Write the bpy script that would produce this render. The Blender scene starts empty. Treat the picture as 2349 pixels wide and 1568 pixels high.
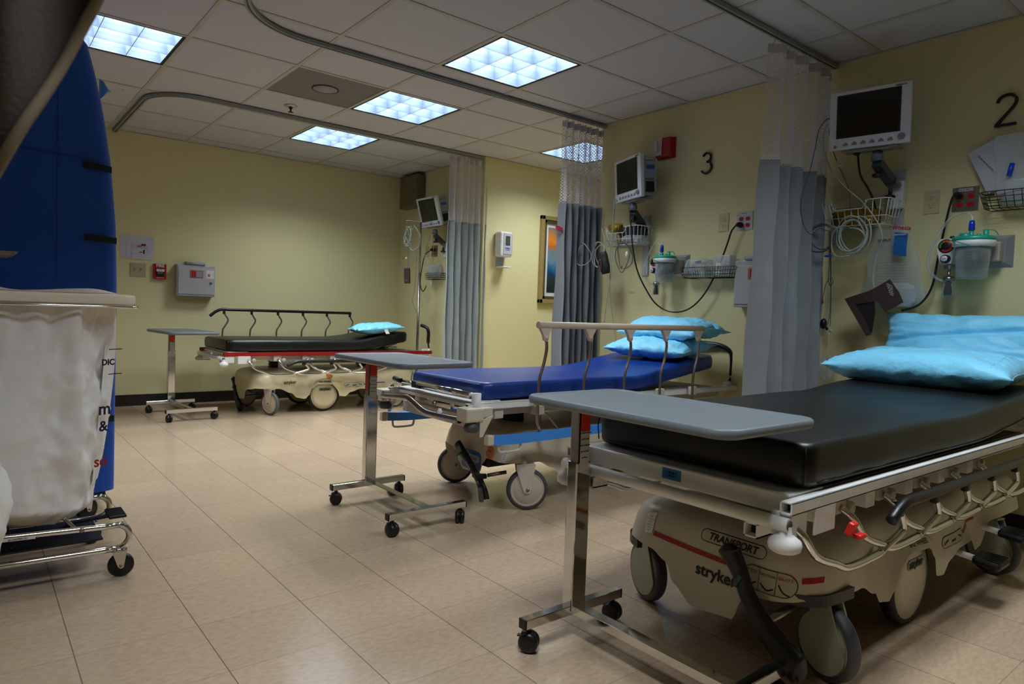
import bpy, bmesh, math, random
from mathutils import Vector, Matrix, noise
random.seed(7)
S = bpy.context.scene
C = S.collection
# ---------------------------------------------------------------- camera
F_PX, YAW, PITCH, ROLL = 1552.34, .6801, -.0437, .0359
CAM = Vector((-2.7827, -2.2533, .9458))
H = 2.3865            # ceiling height
WX, FY, PY = .99, 4.48, 2.90    # head wall plane, far wall plane, passage wall plane
_w = Vector((math.sin(YAW)*math.cos(PITCH), math.cos(YAW)*math.cos(PITCH), math.sin(PITCH)))
_r0 = Vector((math.cos(YAW), -math.sin(YAW), 0)); _u0 = _r0.cross(_w)
_r = math.cos(ROLL)*_r0 + math.sin(ROLL)*_u0
_u = -math.sin(ROLL)*_r0 + math.cos(ROLL)*_u0
cd = bpy.data.cameras.new('camera'); cam = bpy.data.objects.new('camera', cd); C.objects.link(cam)
cam.matrix_world = Matrix(((_r.x, _u.x, -_w.x, CAM.x), (_r.y, _u.y, -_w.y, CAM.y), (_r.z, _u.z, -_w.z, CAM.z), (0, 0, 0, 1)))
cd.sensor_width = 36; cd.lens = F_PX/2349*36; cd.clip_start = .05
cd.dof.use_dof = True; cd.dof.focus_distance = 3.0; cd.dof.aperture_fstop = 7.5
S.camera = cam
# ---------------------------------------------------------------- world, exposure
wd = bpy.data.worlds.new('world'); S.world = wd; wd.use_nodes = True
wd.node_tree.nodes['Background'].inputs[0].default_value = (.55, .6, .7, 1)
wd.node_tree.nodes['Background'].inputs[1].default_value = .0
S.view_settings.view_transform = 'Standard'; S.view_settings.look = 'None'
S.view_settings.exposure = 1.0; S.view_settings.gamma = 1; S.view_settings.use_curve_mapping = False
S.cycles.max_bounces = 7; S.cycles.diffuse_bounces = 4; S.cycles.glossy_bounces = 4
S.cycles.transparent_max_bounces = 10; S.cycles.transmission_bounces = 4
S.cycles.sample_clamp_indirect = 4; S.cycles.caustics_reflective = False; S.cycles.caustics_refractive = False
LIGHT_POWER = 32.0     # radiance of the tubes seen through the louvres
LIGHT_COL = (.86, .94, 1.0)

# ---------------------------------------------------------------- helpers
def lin(c):
    return tuple((x/12.92 if x <= .04045 else ((x+.055)/1.055)**2.4) for x in c)
def ray(px, py):
    return _w + _r*((px-1174.5)/F_PX) - _u*((py-784)/F_PX)
def at(px, py, ax, v):
    "point of the plane axis ax = v that the photograph shows at this pixel"
    d = ray(px, py); return CAM + d*((v-CAM[ax])/d[ax])

MATS = {}
def mat(name, rgb, rough=.5, metal=0, bump=None, var=None, spec=.5, coat=0, alpha=1, trans=0, emit=None, sheen=0, aniso=None):
    if name in MATS: return MATS[name]
    m = bpy.data.materials.new(name); m.use_nodes = True; nt = m.node_tree; N = nt.nodes; L = nt.links
    b = N['Principled BSDF']; col = lin(rgb)+(1,)
    b.inputs['Base Color'].default_value = col; b.inputs['Roughness'].default_value = rough
    b.inputs['Metallic'].default_value = metal; b.inputs['Specular IOR Level'].default_value = spec
    b.inputs['Coat Weight'].default_value = coat; b.inputs['Alpha'].default_value = alpha
    b.inputs['Transmission Weight'].default_value = trans; b.inputs['Sheen Weight'].default_value = sheen
    if emit: b.inputs['Emission Color'].default_value = lin(rgb)+(1,); b.inputs['Emission Strength'].default_value = emit
    tc = N.new('ShaderNodeTexCoord')
    def nz(scale, detail=3):
        n = N.new('ShaderNodeTexNoise'); n.inputs['Scale'].default_value = scale; n.inputs['Detail'].default_value = detail
        if aniso:
            mp = N.new('ShaderNodeMapping'); mp.inputs['Scale'].default_value = aniso; L.new(tc.outputs['Object'], mp.inputs[0]); L.new(mp.outputs[0], n.inputs['Vector'])
        else: L.new(tc.outputs['Object'], n.inputs['Vector'])
        return n
    if var is None: var = (9, .06)
    n = nz(var[0]); mx = N.new('ShaderNodeMix'); mx.data_type = 'RGBA'; mx.blend_type = 'MULTIPLY'; mx.inputs[0].default_value = 1
    mr = N.new('ShaderNodeMapRange'); mr.inputs[1].default_value = .3; mr.inputs[2].default_value = .7
    mr.inputs[3].default_value = 1-var[1]; mr.inputs[4].default_value = 1+var[1]
    L.new(n.outputs['Fac'], mr.inputs[0]); mx.inputs[6].default_value = col; L.new(mr.outputs[0], mx.inputs[7]); L.new(mx.outputs[2], b.inputs['Base Color'])
    if bump:
        n2 = nz(bump[0], 4); bp = N.new('ShaderNodeBump'); bp.inputs['Strength'].default_value = bump[1]; bp.inputs['Distance'].default_value = bump[2] if len(bump) > 2 else .002
        L.new(n2.outputs['Fac'], bp.inputs['Height']); L.new(bp.outputs[0], b.inputs['Normal'])
    MATS[name] = m; return m

def film(name, rgb, opacity, rough=.15):
    "thin clear plastic: see-through with gloss"
    if name in MATS: return MATS[name]
    m = bpy.data.materials.new(name); m.use_nodes = True; nt = m.node_tree; N = nt.nodes; L = nt.links
    b = N['Principled BSDF']; b.inputs['Base Color'].default_value = lin(rgb)+(1,); b.inputs['Roughness'].default_value = rough
    t = N.new('ShaderNodeBsdfTransparent'); t.inputs[0].default_value = (.93, .95, .95, 1)
    fr = N.new('ShaderNodeLayerWeight'); fr.inputs[0].default_value = .35
    mr = N.new('ShaderNodeMapRange'); mr.inputs[3].default_value = opacity; mr.inputs[4].default_value = min(1, opacity+.5)
    mx = N.new('ShaderNodeMixShader'); L.new(fr.outputs['Facing'], mr.inputs[0]); L.new(mr.outputs[0], mx.inputs[0])
    L.new(t.outputs[0], mx.inputs[1]); L.new(b.outputs[0], mx.inputs[2]); L.new(mx.outputs[0], N['Material Output'].inputs[0])
    n = N.new('ShaderNodeTexNoise'); n.inputs['Scale'].default_value = 22; tc = N.new('ShaderNodeTexCoord'); L.new(tc.outputs['Object'], n.inputs['Vector'])
    bp = N.new('ShaderNodeBump'); bp.inputs['Strength'].default_value = .5; bp.inputs['Distance'].default_value = .01
    L.new(n.outputs['Fac'], bp.inputs['Height']); L.new(bp.outputs[0], b.inputs['Normal'])
    MATS[name] = m; return m

def netting():
    "knitted mesh: holes cut by a staggered procedural pattern in cloth metres"
    m = bpy.data.materials.new('curtain_netting'); m.use_nodes = True; nt = m.node_tree; N = nt.nodes; L = nt.links
    b = N['Principled BSDF']; b.inputs['Base Color'].default_value = lin((.83, .82, .84))+(1,); b.inputs['Roughness'].default_value = .8
    uv = N.new('ShaderNodeUVMap'); sp = N.new('ShaderNodeSeparateXYZ'); L.new(uv.outputs[0], sp.inputs[0])
    def M(op, a, b_=None):
        n = N.new('ShaderNodeMath'); n.operation = op
        for i, v in enumerate((a, b_)):
            if v is None: continue
            if isinstance(v, (int, float)): n.inputs[i].default_value = v
            else: L.new(v, n.inputs[i])
        return n.outputs[0]
    P = .0125
    v = M('DIVIDE', sp.outputs[1], P*.86); row = M('FLOOR', v)
    u = M('ADD', M('DIVIDE', sp.outputs[0], P), M('MULTIPLY', M('MODULO', row, 2.0), .5))
    fu = M('SUBTRACT', M('FRACT', u), .5); fv = M('MULTIPLY', M('SUBTRACT', M('FRACT', v), .5), .9)
    d = M('SQRT', M('ADD', M('MULTIPLY', fu, fu), M('MULTIPLY', fv, fv)))
    hole = M('LESS_THAN', d, .395)
    t = N.new('ShaderNodeBsdfTransparent'); mx = N.new('ShaderNodeMixShader')
    L.new(hole, mx.inputs[0]); L.new(b.outputs[0], mx.inputs[1]); L.new(t.outputs[0], mx.inputs[2]); L.new(mx.outputs[0], N['Material Output'].inputs[0])
    return m

def box(bm, c, s, bev=0, rot=None, seg=2, mi=0):
    "box centred at c with size s, bevelled edges"
    r = bmesh.ops.create_cube(bm, size=1); vs = r['verts']
    for v in vs: v.co = Vector((v.co.x*s[0], v.co.y*s[1], v.co.z*s[2]))
    if bev:
        es = list({e for v in vs for e in v.link_edges})
        rr = bmesh.ops.bevel(bm, geom=es, offset=bev, segments=seg, profile=.5, affect='EDGES')
        vs = list({v for f in rr['faces'] for v in f.verts} | {v for v in vs if v.is_valid})
    M = (rot if rot is not None else Matrix.Identity(3)).to_4x4(); M.translation = Vector(c)
    for v in vs: v.co = M @ v.co
    if mi:
        for f in {f for v in vs for f in v.link_faces}: f.material_index = mi
    return vs
def quad(bm, p, mi=0):
    f = bm.faces.new([bm.verts.new(q) for q in p]); f.material_index = mi; return f
def spline(pts, n=8, closed=False):
    P = [Vector(p) for p in pts]; k = len(P); out = []
    if k < 3 and not closed: return P
    rng = k if closed else k-1
    for i in range(rng):
        if closed: a, b, c, d = P[(i-1) % k], P[i], P[(i+1) % k], P[(i+2) % k]
        else: a, b, c, d = P[max(i-1, 0)], P[i], P[i+1], P[min(i+2, k-1)]
        for j in range(n):
            t = j/n
            out.append(.5*((2*b)+(c-a)*t+(2*a-5*b+4*c-d)*t*t+(3*b-a-3*c+d)*t**3))
    if not closed: out.append(P[-1])
    return out
def tube(bm, pts, r, seg=8, closed=False, sq=None, cap=True, mi=0):
    "sweep a round (or rectangular sq=(w,h)) section along points; r may be a list"
    P = [Vector(p) for p in pts]; n = len(P); rings = []
    up = None
    for i in range(n):
        if closed: t = (P[(i+1) % n]-P[i-1])
        else: t = P[min(i+1, n-1)]-P[max(i-1, 0)]
        t = t.normalized() if t.length > 1e-9 else Vector((0, 0, 1))
        if up is None:
            up = Vector((0, 0, 1)) if abs(t.z) < .9 else Vector((0, 1, 0))
        s = t.cross(up)
        if s.length < 1e-6: s = t.orthogonal()
        s.normalize(); u2 = s.cross(t).normalized()
        if sq is None: up = u2
        rr = r[i] if isinstance(r, (list, tuple)) else r
        if sq: off = [(-sq[0]/2, -sq[1]/2), (sq[0]/2, -sq[1]/2), (sq[0]/2, sq[1]/2), (-sq[0]/2, sq[1]/2)]
        else: off = [(rr*math.cos(2*math.pi*j/seg), rr*math.sin(2*math.pi*j/seg)) for j in range(seg)]
        rings.append([bm.verts.new(P[i]+s*a+u2*b) for a, b in off])
    m = len(rings[0])
    for i in range(n if closed else n-1):
        A, B = rings[i], rings[(i+1) % n]
        for j in range(m):
            f = bm.faces.new((A[j], A[(j+1) % m], B[(j+1) % m], B[j])); f.smooth = sq is None; f.material_index = mi
    if cap and not closed:
        f = bm.faces.new(rings[0][::-1]); f.material_index = mi; f = bm.faces.new(rings[-1]); f.material_index = mi
def lathe(bm, prof, c=(0, 0, 0), axis='Z', seg=24, mi=0, sx=1, sy=1):
    "prof = [(radius, height)...]"
    c = Vector(c); rings = []
    def w(r, h, a):
        x, y = r*math.cos(a)*sx, r*math.sin(a)*sy
        return c+{'Z': Vector((x, y, h)), 'X': Vector((h, x, y)), 'Y': Vector((x, h, y))}[axis]
    for r, h in prof:
        rings.append([bm.verts.new(w(r, h, 0))] if r < 1e-6 else [bm.verts.new(w(r, h, 2*math.pi*j/seg)) for j in range(seg)])
    for A, B in zip(rings, rings[1:]):
        for j in range(seg):
            a0, a1, b0, b1 = A[j % len(A)], A[(j+1) % len(A)], B[j % len(B)], B[(j+1) % len(B)]
            vs = []
            for v in (a0, a1, b1, b0):
                if v not in vs: vs.append(v)
            if len(vs) > 2: f = bm.faces.new(vs); f.smooth = True; f.material_index = mi
def prism(bm, pts, d, plane='XZ', off=0, mi=0):
    "extrude outline pts by d; plane XZ extrudes along Y, YZ along X, XY along Z"
    def w(a, b, h): return {'XZ': (a, h, b), 'YZ': (h, a, b), 'XY': (a, b, h)}[plane]
    A = [bm.verts.new(w(a, b, off)) for a, b in pts]; B = [bm.verts.new(w(a, b, off+d)) for a, b in pts]
    n = len(pts)
    fs = [bm.faces.new(A), bm.faces.new(B[::-1])]+[bm.faces.new((A[i], B[i], B[(i+1) % n], A[(i+1) % n])) for i in range(n)]
    for f in fs: f.material_index = mi
def rrect(w, h, r, n=4, cx=0, cy=0):
    o = []
    for sx, sy, a0 in ((1, 1, 0), (-1, 1, 90), (-1, -1, 180), (1, -1, 270)):
        for k in range(n+1):
            a = math.radians(a0+90*k/n); o.append((cx+sx*(w/2-r)+r*math.cos(a), cy+sy*(h/2-r)+r*math.sin(a)))
    return o
def sheet(bm, nu, nv, fn, uvf=None, mi=0, closeu=False):
    G = [[bm.verts.new(fn(i/nu, j/nv)) for i in range(nu if closeu else nu+1)] for j in range(nv+1)]
    uvl = bm.loops.layers.uv.verify() if uvf else None
    for j in range(nv):
        for i in range(nu):
            i2 = (i+1) % nu if closeu else i+1
            f = bm.faces.new((G[j][i], G[j][i2], G[j+1][i2], G[j+1][i])); f.smooth = True; f.material_index = mi
            if uvf:
                for l, (a, b) in zip(f.loops, ((i, j), (i+1, j), (i+1, j+1), (i, j+1))): l[uvl].uv = uvf(a/nu, b/nv)
    return G
def NB(): return bmesh.new()
def obj(name, bm, m, parent=None, smooth=False, label=None, fix=True):
    if fix: bmesh.ops.recalc_face_normals(bm, faces=bm.faces)
    me = bpy.data.meshes.new(name); bm.to_mesh(me); bm.free()
    for x in (m if isinstance(m, (list, tuple)) else [m]): me.materials.append(x)
    if smooth:
        for p in me.polygons: p.use_smooth = True
    o = bpy.data.objects.new(name, me); C.objects.link(o)
    if parent: o.parent = parent
    if label: o['label'] = label
    return o
def root(name, label, cat, loc=(0, 0, 0), rz=0, group=None, rx=0):
    o = bpy.data.objects.new(name, None); C.objects.link(o); o.empty_display_size = .05
    o.location = loc; o.rotation_euler = (math.radians(rx), 0, math.radians(rz)); o['label'] = label; o['category'] = cat
    if group: o['group'] = group
    return o
def tag(o, label, cat, group=None, loc=None, rz=None):
    o['label'] = label; o['category'] = cat
    if group: o['group'] = group
    if loc is not None: o.location = loc
    if rz is not None: o.rotation_euler = (0, 0, math.radians(rz))
    return o
def struct(name, bm, m, **k):
    o = obj(name, bm, m, **k); o['kind'] = 'structure'; return o
def text(name, s, size, m, parent, loc, rot=(90, 0, 0), align='CENTER', ext=.0006, bold=0, sx=1, label=None, shear=0):
    cu = bpy.data.curves.new(name, 'FONT'); cu.body = s; cu.size = size; cu.extrude = ext; cu.offset = bold; cu.shear = shear
    cu.align_x = align; cu.align_y = 'CENTER'; cu.resolution_u = 3
    t = bpy.data.objects.new('tmp', cu); C.objects.link(t)
    me = bpy.data.meshes.new_from_object(t.evaluated_get(bpy.context.evaluated_depsgraph_get()))
    bpy.data.objects.remove(t); me.materials.clear(); me.materials.append(m)
    o = bpy.data.objects.new(name, me); C.objects.link(o); o.parent = parent; o.location = loc
    o.rotation_euler = [math.radians(a) for a in rot]; o.scale = (sx, 1, 1)
    if label: o['label'] = label
    return o
def rot3(x=0, y=0, z=0):
    return (Matrix.Rotation(math.radians(z), 3, 'Z') @ Matrix.Rotation(math.radians(y), 3, 'Y') @ Matrix.Rotation(math.radians(x), 3, 'X'))
def dup(r, loc, rz, label=None, group=None):
    "a copy of a thing with its parts and sub-parts"
    n = r.copy(); C.objects.link(n); n.location = loc; n.rotation_euler = (0, 0, math.radians(rz))
    if label: n['label'] = label
    if group: n['group'] = group
    for ch in list(r.children):
        c = ch.copy(); C.objects.link(c); c.parent = n
        for g in ch.children:
            d = g.copy(); C.objects.link(d); d.parent = c
    return n

# ---------------------------------------------------------------- common materials
BLACK = mat('black_plastic', (.045, .045, .05), .4)
RUBBER = mat('grey_rubber', (.27, .27, .29), .55, bump=(60, .15))
BRUB = mat('black_rubber', (.05, .05, .055), .55)
CREAM = mat('cream_plastic', (.80, .77, .68), .33, bump=(220, .08, .001), var=(5, .05))
CREAM2 = mat('beige_plastic', (.86, .79, .70), .38, var=(5, .05))
PAINT = mat('off_white_enamel', (.91, .91, .90), .35, var=(12, .05))
BEIGE_M = mat('beige_enamel', (.80, .76, .70), .4)
CHROME = mat('chrome', (.86, .86, .85), .09, 1, var=(4, .03))
STEEL = mat('brushed_steel', (.58, .56, .54), .3, 1, bump=(80, .05))
DSTEEL = mat('brown_grey_steel', (.66, .61, .58), .33, 1)
VINYLK = mat('black_vinyl', (.032, .032, .038), .40, bump=(300, .12, .001), spec=.45, var=(3, .1))
VINYLB = mat('blue_vinyl', (.0, .19, .50), .36, bump=(260, .08, .001), spec=.6, var=(3, .05))
TOPGREY = mat('grey_laminate', (.42, .45, .47), .42, bump=(500, .35, .0008), var=(40, .05))
REDP = mat('red_paint', (.62, .07, .07), .4)
WHITE = mat('white_plastic', (.84, .84, .84), .4)
IVORY = mat('ivory_plastic', (.74, .70, .55), .4)
LABELW = mat('white_label', (.82, .82, .80), .6)
ORANGE = mat('orange_label', (.85, .22, .08), .6)
BLUEBAR = mat('blue_plastic', (.26, .56, .90), .35)
PRINT = mat('black_print', (.05, .05, .06), .6)
REDPRINT = mat('red_print', (.62, .08, .10), .5)
TEAL = mat('teal_plastic', (.10, .60, .50), .35)
BLUECL = mat('bright_blue_plastic', (.04, .22, .72), .3)
CABLE = mat('grey_cable', (.62, .66, .62), .45)
CABLED = mat('dark_grey_cable', (.34, .35, .36), .5)
CLEAR = film('clear_plastic_film', (.85, .88, .90), .16)
CLEARB = film('milky_plastic', (.86, .88, .90), .36, .25)
BROWNC = mat('brown_nylon', (.24, .16, .15), .55, bump=(400, .3, .001))
LENS_DARK = mat('screen_glass', (.07, .06, .05), .12, spec=.5)
WIREW = mat('white_wire', (.82, .82, .80), .4)
WIREB = mat('black_wire', (.05, .05, .05), .4)

# ================================================================ SETTING
T = .6096
def floor_mat():
    m = bpy.data.materials.new('vinyl_floor_tile'); m.use_nodes = True; nt = m.node_tree; N = nt.nodes; L = nt.links
    b = N['Principled BSDF']; tc = N.new('ShaderNodeTexCoord')
    mp = N.new('ShaderNodeMapping'); mp.inputs['Location'].default_value = (2.2546, -.1131, 0); L.new(tc.outputs['Object'], mp.inputs[0])
    sc = N.new('ShaderNodeVectorMath'); sc.operation = 'SCALE'; sc.inputs['Scale'].default_value = 1/.3048; L.new(mp.outputs[0], sc.inputs[0])
    sp = N.new('ShaderNodeSeparateXYZ'); L.new(sc.outputs[0], sp.inputs[0])
    def M(op, a, b_=None, c_=None):
        n = N.new('ShaderNodeMath'); n.operation = op
        for i, v in enumerate((a, b_, c_)):
            if v is None: continue
            if isinstance(v, (int, float)): n.inputs[i].default_value = v
            else: L.new(v, n.inputs[i])
        return n.outputs[0]
    def seam(o, w):
        f = M('FRACT', o); d = M('MINIMUM', f, M('SUBTRACT', 1.0, f)); return M('LESS_THAN', d, w)
    sx = M('MULTIPLY', seam(sp.outputs[0], .0042), .8); sy = M('MULTIPLY', seam(sp.outputs[1], .0032), .45)
    s = M('MAXIMUM', sx, sy)
    fl = N.new('ShaderNodeVectorMath'); fl.operation = 'FLOOR'; L.new(sc.outputs[0], fl.inputs[0])
    wn = N.new('ShaderNodeTexWhiteNoise'); wn.noise_dimensions = '2D'; L.new(fl.outputs[0], wn.inputs['Vector'])
    n1 = N.new('ShaderNodeTexNoise'); n1.inputs['Scale'].default_value = 38; n1.inputs['Detail'].default_value = 6
    mp2 = N.new('ShaderNodeMapping'); mp2.inputs['Scale'].default_value = (1, 2.4, 1); L.new(tc.outputs['Object'], mp2.inputs[0]); L.new(mp2.outputs[0], n1.inputs['Vector'])
    cr = N.new('ShaderNodeValToRGB'); cr.color_ramp.elements[0].position = .22; cr.color_ramp.elements[0].color = lin((.700, .600, .493))+(1,)
    cr.color_ramp.elements[1].position = .62; cr.color_ramp.elements[1].color = lin((.765, .670, .563))+(1,)
    L.new(n1.outputs['Fac'], cr.inputs[0])
    hs = N.new('ShaderNodeMix'); hs.data_type = 'RGBA'; hs.blend_type = 'MULTIPLY'; hs.inputs[0].default_value = 1
    mr = N.new('ShaderNodeMapRange'); mr.inputs[3].default_value = .95; mr.inputs[4].default_value = 1.04; L.new(wn.outputs['Value'], mr.inputs[0])
    L.new(cr.outputs[0], hs.inputs[6]); L.new(mr.outputs[0], hs.inputs[7])
    sm = N.new('ShaderNodeMix'); sm.data_type = 'RGBA'; L.new(s, sm.inputs[0]); L.new(hs.outputs[2], sm.inputs[6]); sm.inputs[7].default_value = lin((.28, .22, .16))+(1,)
    L.new(sm.outputs[2], b.inputs['Base Color'])
    n2 = N.new('ShaderNodeTexNoise'); n2.inputs['Scale'].default_value = 2.5; n2.inputs['Detail'].default_value = 4; L.new(tc.outputs['Object'], n2.inputs['Vector'])
    r = N.new('ShaderNodeMapRange'); r.inputs[3].default_value = .12; r.inputs[4].default_value = .26; L.new(n2.outputs['Fac'], r.inputs[0]); L.new(r.outputs[0], b.inputs['Roughness'])
    n3 = N.new('ShaderNodeTexNoise'); n3.inputs['Scale'].default_value = 7; n3.inputs['Detail'].default_value = 2; L.new(tc.outputs['Object'], n3.inputs['Vector'])
    bp = N.new('ShaderNodeBump'); bp.inputs['Strength'].default_value = .06; bp.inputs['Distance'].default_value = .004; L.new(n3.outputs['Fac'], bp.inputs['Height']); L.new(bp.outputs[0], b.inputs['Normal'])
    b.inputs['Specular IOR Level'].default_value = .5
    return m
WALL = mat('yellow_vinyl_wallcovering', (.83, .797, .605), .6, bump=(130, .3, .001), var=(60, .018), aniso=(1, 1, 3))
TILE = mat('white_ceiling_tile', (.765, .765, .775), .9, bump=(420, .5, .002), var=(350, .035))
GRID = mat('ceiling_tee_bar', (.70, .70, .65), .5)
BASE = mat('dark_brown_baseboard', (.11, .085, .075), .45)
X0, X1, Y0, Y1 = -4.3, 3.6, -4.6, FY
bm = NB(); box(bm, ((X0+X1)/2, (Y0+Y1)/2, -.05), (X1-X0+.4, Y1-Y0+.4, .1)); struct('floor', bm, floor_mat())
LIGHTS = [(-1, 1), (-1, 3), (-1, 5), (-4, 3), (2, 3), (-4, -3), (-1, -3)]
SPK = (-2, 3)
ti0, ti1, tj0, tj1 = math.floor(X0/T), math.ceil(X1/T), math.floor(Y0/T), math.ceil(Y1/T)
bm = NB()
for i in range(ti0, ti1):
    for j in range(tj0, tj1):
        if (i, j) in LIGHTS or (i, j) == SPK: continue
        a, b, c, d = max(i*T, X0), min(i*T+T, X1), max(j*T, Y0), min(j*T+T, Y1)
        if b > a and d > c: box(bm, ((a+b)/2, (c+d)/2, H+.011), (b-a-.002, d-c-.002, .016))
ceil = struct('ceiling', bm, TILE)
bm = NB()
for i in range(ti0+1, ti1): box(bm, (i*T, (Y0+Y1)/2, H+.0015), (.024, Y1-Y0, .005))
for j in range(tj0+1, tj1): box(bm, ((X0+X1)/2, j*T, H+.0010), (X1-X0, .024, .005))
struct('trim_1', bm, GRID)
def wall(name, x0, x1, y0, y1):
    bm = NB(); box(bm, ((x0+x1)/2, (y0+y1)/2, H/2+.03), (x1-x0, y1-y0, H+.06)); return struct(name, bm, WALL)
wall('wall_right', WX, WX+.12, Y0, 1.40)
wall('wall_right', WX, WX+.12, PY, FY)
wall('wall_far', X0, WX+.12, FY, FY+.12)
wall('wall_passage_far', WX+.12, X1, PY, PY+.12)
wall('wall_passage_near', WX+.12, X1, 1.28, 1.40)
wall('wall_passage_end', X1, X1+.12, 1.28, PY+.12)
wall('wall_left', X0-.12, X0, Y0, FY+.12)
wall('wall_back', X0-.12, WX+.12, Y0-.12, Y0)
def baseb(name, x0, x1, y0, y1):
    bm = NB(); box(bm, ((x0+x1)/2, (y0+y1)/2, .05), (x1-x0, y1-y0, .1), .003); struct(name, bm, BASE)
baseb('baseboard_far', X0, WX, FY-.008, FY)
baseb('baseboard_right', WX-.008, WX, Y0, 1.40)
baseb('baseboard_right', WX-.008, WX, PY-.008, FY-.008)
baseb('baseboard_passage', WX-.008, X1, PY-.008, PY)
# wall angle along the ceiling
bm = NB()
box(bm, (WX-.009, (Y0+1.4)/2, H-.001), (.018, 1.4-Y0, .003)); box(bm, (WX-.009, (PY+FY)/2, H-.001), (.018, FY-PY, .003))
box(bm, ((X0+WX)/2, FY-.009, H-.001), (WX-X0, .018, .003)); box(bm, ((WX+X1)/2, PY-.009, H-.001), (X1-WX, .018, .003))
struct('trim_2', bm, GRID)

# ---------------------------------------------------------------- troffers
TUBE = bpy.data.materials.new('fluorescent_glow'); TUBE.use_nodes = True
_n = TUBE.node_tree.nodes; _n.remove(_n['Principled BSDF']); _e = _n.new('ShaderNodeEmission'); _e.inputs[0].default_value = LIGHT_COL+(1,); _e.inputs[1].default_value = LIGHT_POWER
TUBE.node_tree.links.new(_e.outputs[0], _n['Material Output'].inputs[0])
LOUVRE = mat('darkened_louvre', (.30, .345, .41), .35, 0, var=(6, .05))  # opaque, darker than silvery blades, so the lit cells look less bright
TRIMK = mat('black_light_gap', (.05, .06, .05), .6)
def troffer(label, i, j, group):
    t = root('ceiling_light', label, 'ceiling light', ((i+.5)*T, (j+.5)*T, H), 0, group)
    h = T/2-.013
    bm = NB()
    for sx, sy, lx, ly in ((1, 0, .012, 2*h), (-1, 0, .012, 2*h), (0, 1, 2*h, .012), (0, -1, 2*h, .012)):
        box(bm, (sx*(h-.006), sy*(h-.006), .004), (lx, ly, .010))
    obj('frame', bm, TRIMK, t)
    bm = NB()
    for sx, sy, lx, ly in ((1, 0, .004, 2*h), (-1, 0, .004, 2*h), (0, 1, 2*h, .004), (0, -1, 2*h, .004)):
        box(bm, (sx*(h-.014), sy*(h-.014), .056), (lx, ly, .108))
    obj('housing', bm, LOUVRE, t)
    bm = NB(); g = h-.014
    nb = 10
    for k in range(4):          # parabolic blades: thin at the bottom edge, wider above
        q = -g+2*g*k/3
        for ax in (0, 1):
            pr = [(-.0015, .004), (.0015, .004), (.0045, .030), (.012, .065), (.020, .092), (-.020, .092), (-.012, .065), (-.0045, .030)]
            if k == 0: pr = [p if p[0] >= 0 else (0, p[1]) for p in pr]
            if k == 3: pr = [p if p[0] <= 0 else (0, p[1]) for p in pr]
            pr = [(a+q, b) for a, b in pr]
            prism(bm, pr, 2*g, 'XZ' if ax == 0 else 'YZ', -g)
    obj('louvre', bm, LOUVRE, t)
    bm = NB(); quad(bm, [(-g, -g, .107), (g, -g, .107), (g, g, .107), (-g, g, .107)])
    obj('fluorescent_panel', bm, TUBE, t, fix=False)
    return t
G_ = 'recessed louvred ceiling lights'
LN = {(-1, 1): 'large lit nine-cell ceiling light nearest the camera, right of the long curtain track', (-1, 3): 'lit nine-cell ceiling light beside the perforated grey ceiling panel',
      (-1, 5): 'smallest lit nine-cell ceiling light, nearest the far yellow wall', (-4, 3): 'lit ceiling light at upper left partly hidden by brown cloth',
      (2, 3): 'lit ceiling light glimpsed through white netting of the middle curtain', (-4, -3): 'lit ceiling light behind the camera',
      (-1, -3): 'lit ceiling light above the nearest black stretcher'}
for k in LIGHTS: troffer(LN[k], k[0], k[1], G_)

# perforated return air panel with round centre
def perf_mat():
    m = bpy.data.materials.new('perforated_panel'); m.use_nodes = True; nt = m.node_tree; N = nt.nodes; L = nt.links
    b = N['Principled BSDF']; tc = N.new('ShaderNodeTexCoord'); v = N.new('ShaderNodeTexVoronoi'); v.inputs['Randomness'].default_value = 0; v.inputs['Scale'].default_value = 130
    L.new(tc.outputs['Object'], v.inputs['Vector']); cr = N.new('ShaderNodeValToRGB')
    cr.color_ramp.elements[0].position = .22; cr.color_ramp.elements[0].color = lin((.10, .10, .10))+(1,); cr.color_ramp.elements[1].position = .36; cr.color_ramp.elements[1].color = lin((.46, .45, .44))+(1,)
    L.new(v.outputs['Distance'], cr.inputs[0]); L.new(cr.outputs[0], b.inputs['Base Color']); b.inputs['Roughness'].default_value = .6
    return m
t = root('air_return_panel', 'grey perforated ceiling panel with a round centre disc', 'ceiling panel', ((SPK[0]+.5)*T, (SPK[1]+.5)*T, H))
bm = NB(); box(bm, (0, 0, .006), (T-.026, T-.026, .006)); obj('perforated_plate', bm, perf_mat(), t)
bm = NB(); lathe(bm, [(.088, .002), (.088, -.003), (.080, -.003), (.080, .001)], seg=40); obj('ring', bm, mat('dark_ring', (.2, .2, .2), .6), t)
bm = NB(); lathe(bm, [(0, -.002), (.079, -.002), (.079, .002)], seg=40); obj('disc', bm, mat('grey_disc', (.60, .59, .58), .6), t)
# sprinkler
p = at(667, 243, 2, H); t = root('sprinkler_head', 'small bronze sprinkler head hanging from ceiling beside the perforated panel', 'sprinkler', p)
bm = NB(); lathe(bm, [(0, 0), (.045, 0), (.045, -.003), (.03, -.008), (0, -.008)]); obj('escutcheon', bm, mat('pale_metal', (.75, .75, .72), .35, .6), t)
bm = NB(); lathe(bm, [(.012, -.008), (.012, -.02), (.006, -.024), (.006, -.04), (.019, -.043), (.019, -.045), (0, -.045)], seg=16); obj('nozzle', bm, mat('dark_bronze', (.18, .16, .12), .4, .6), t)

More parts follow.
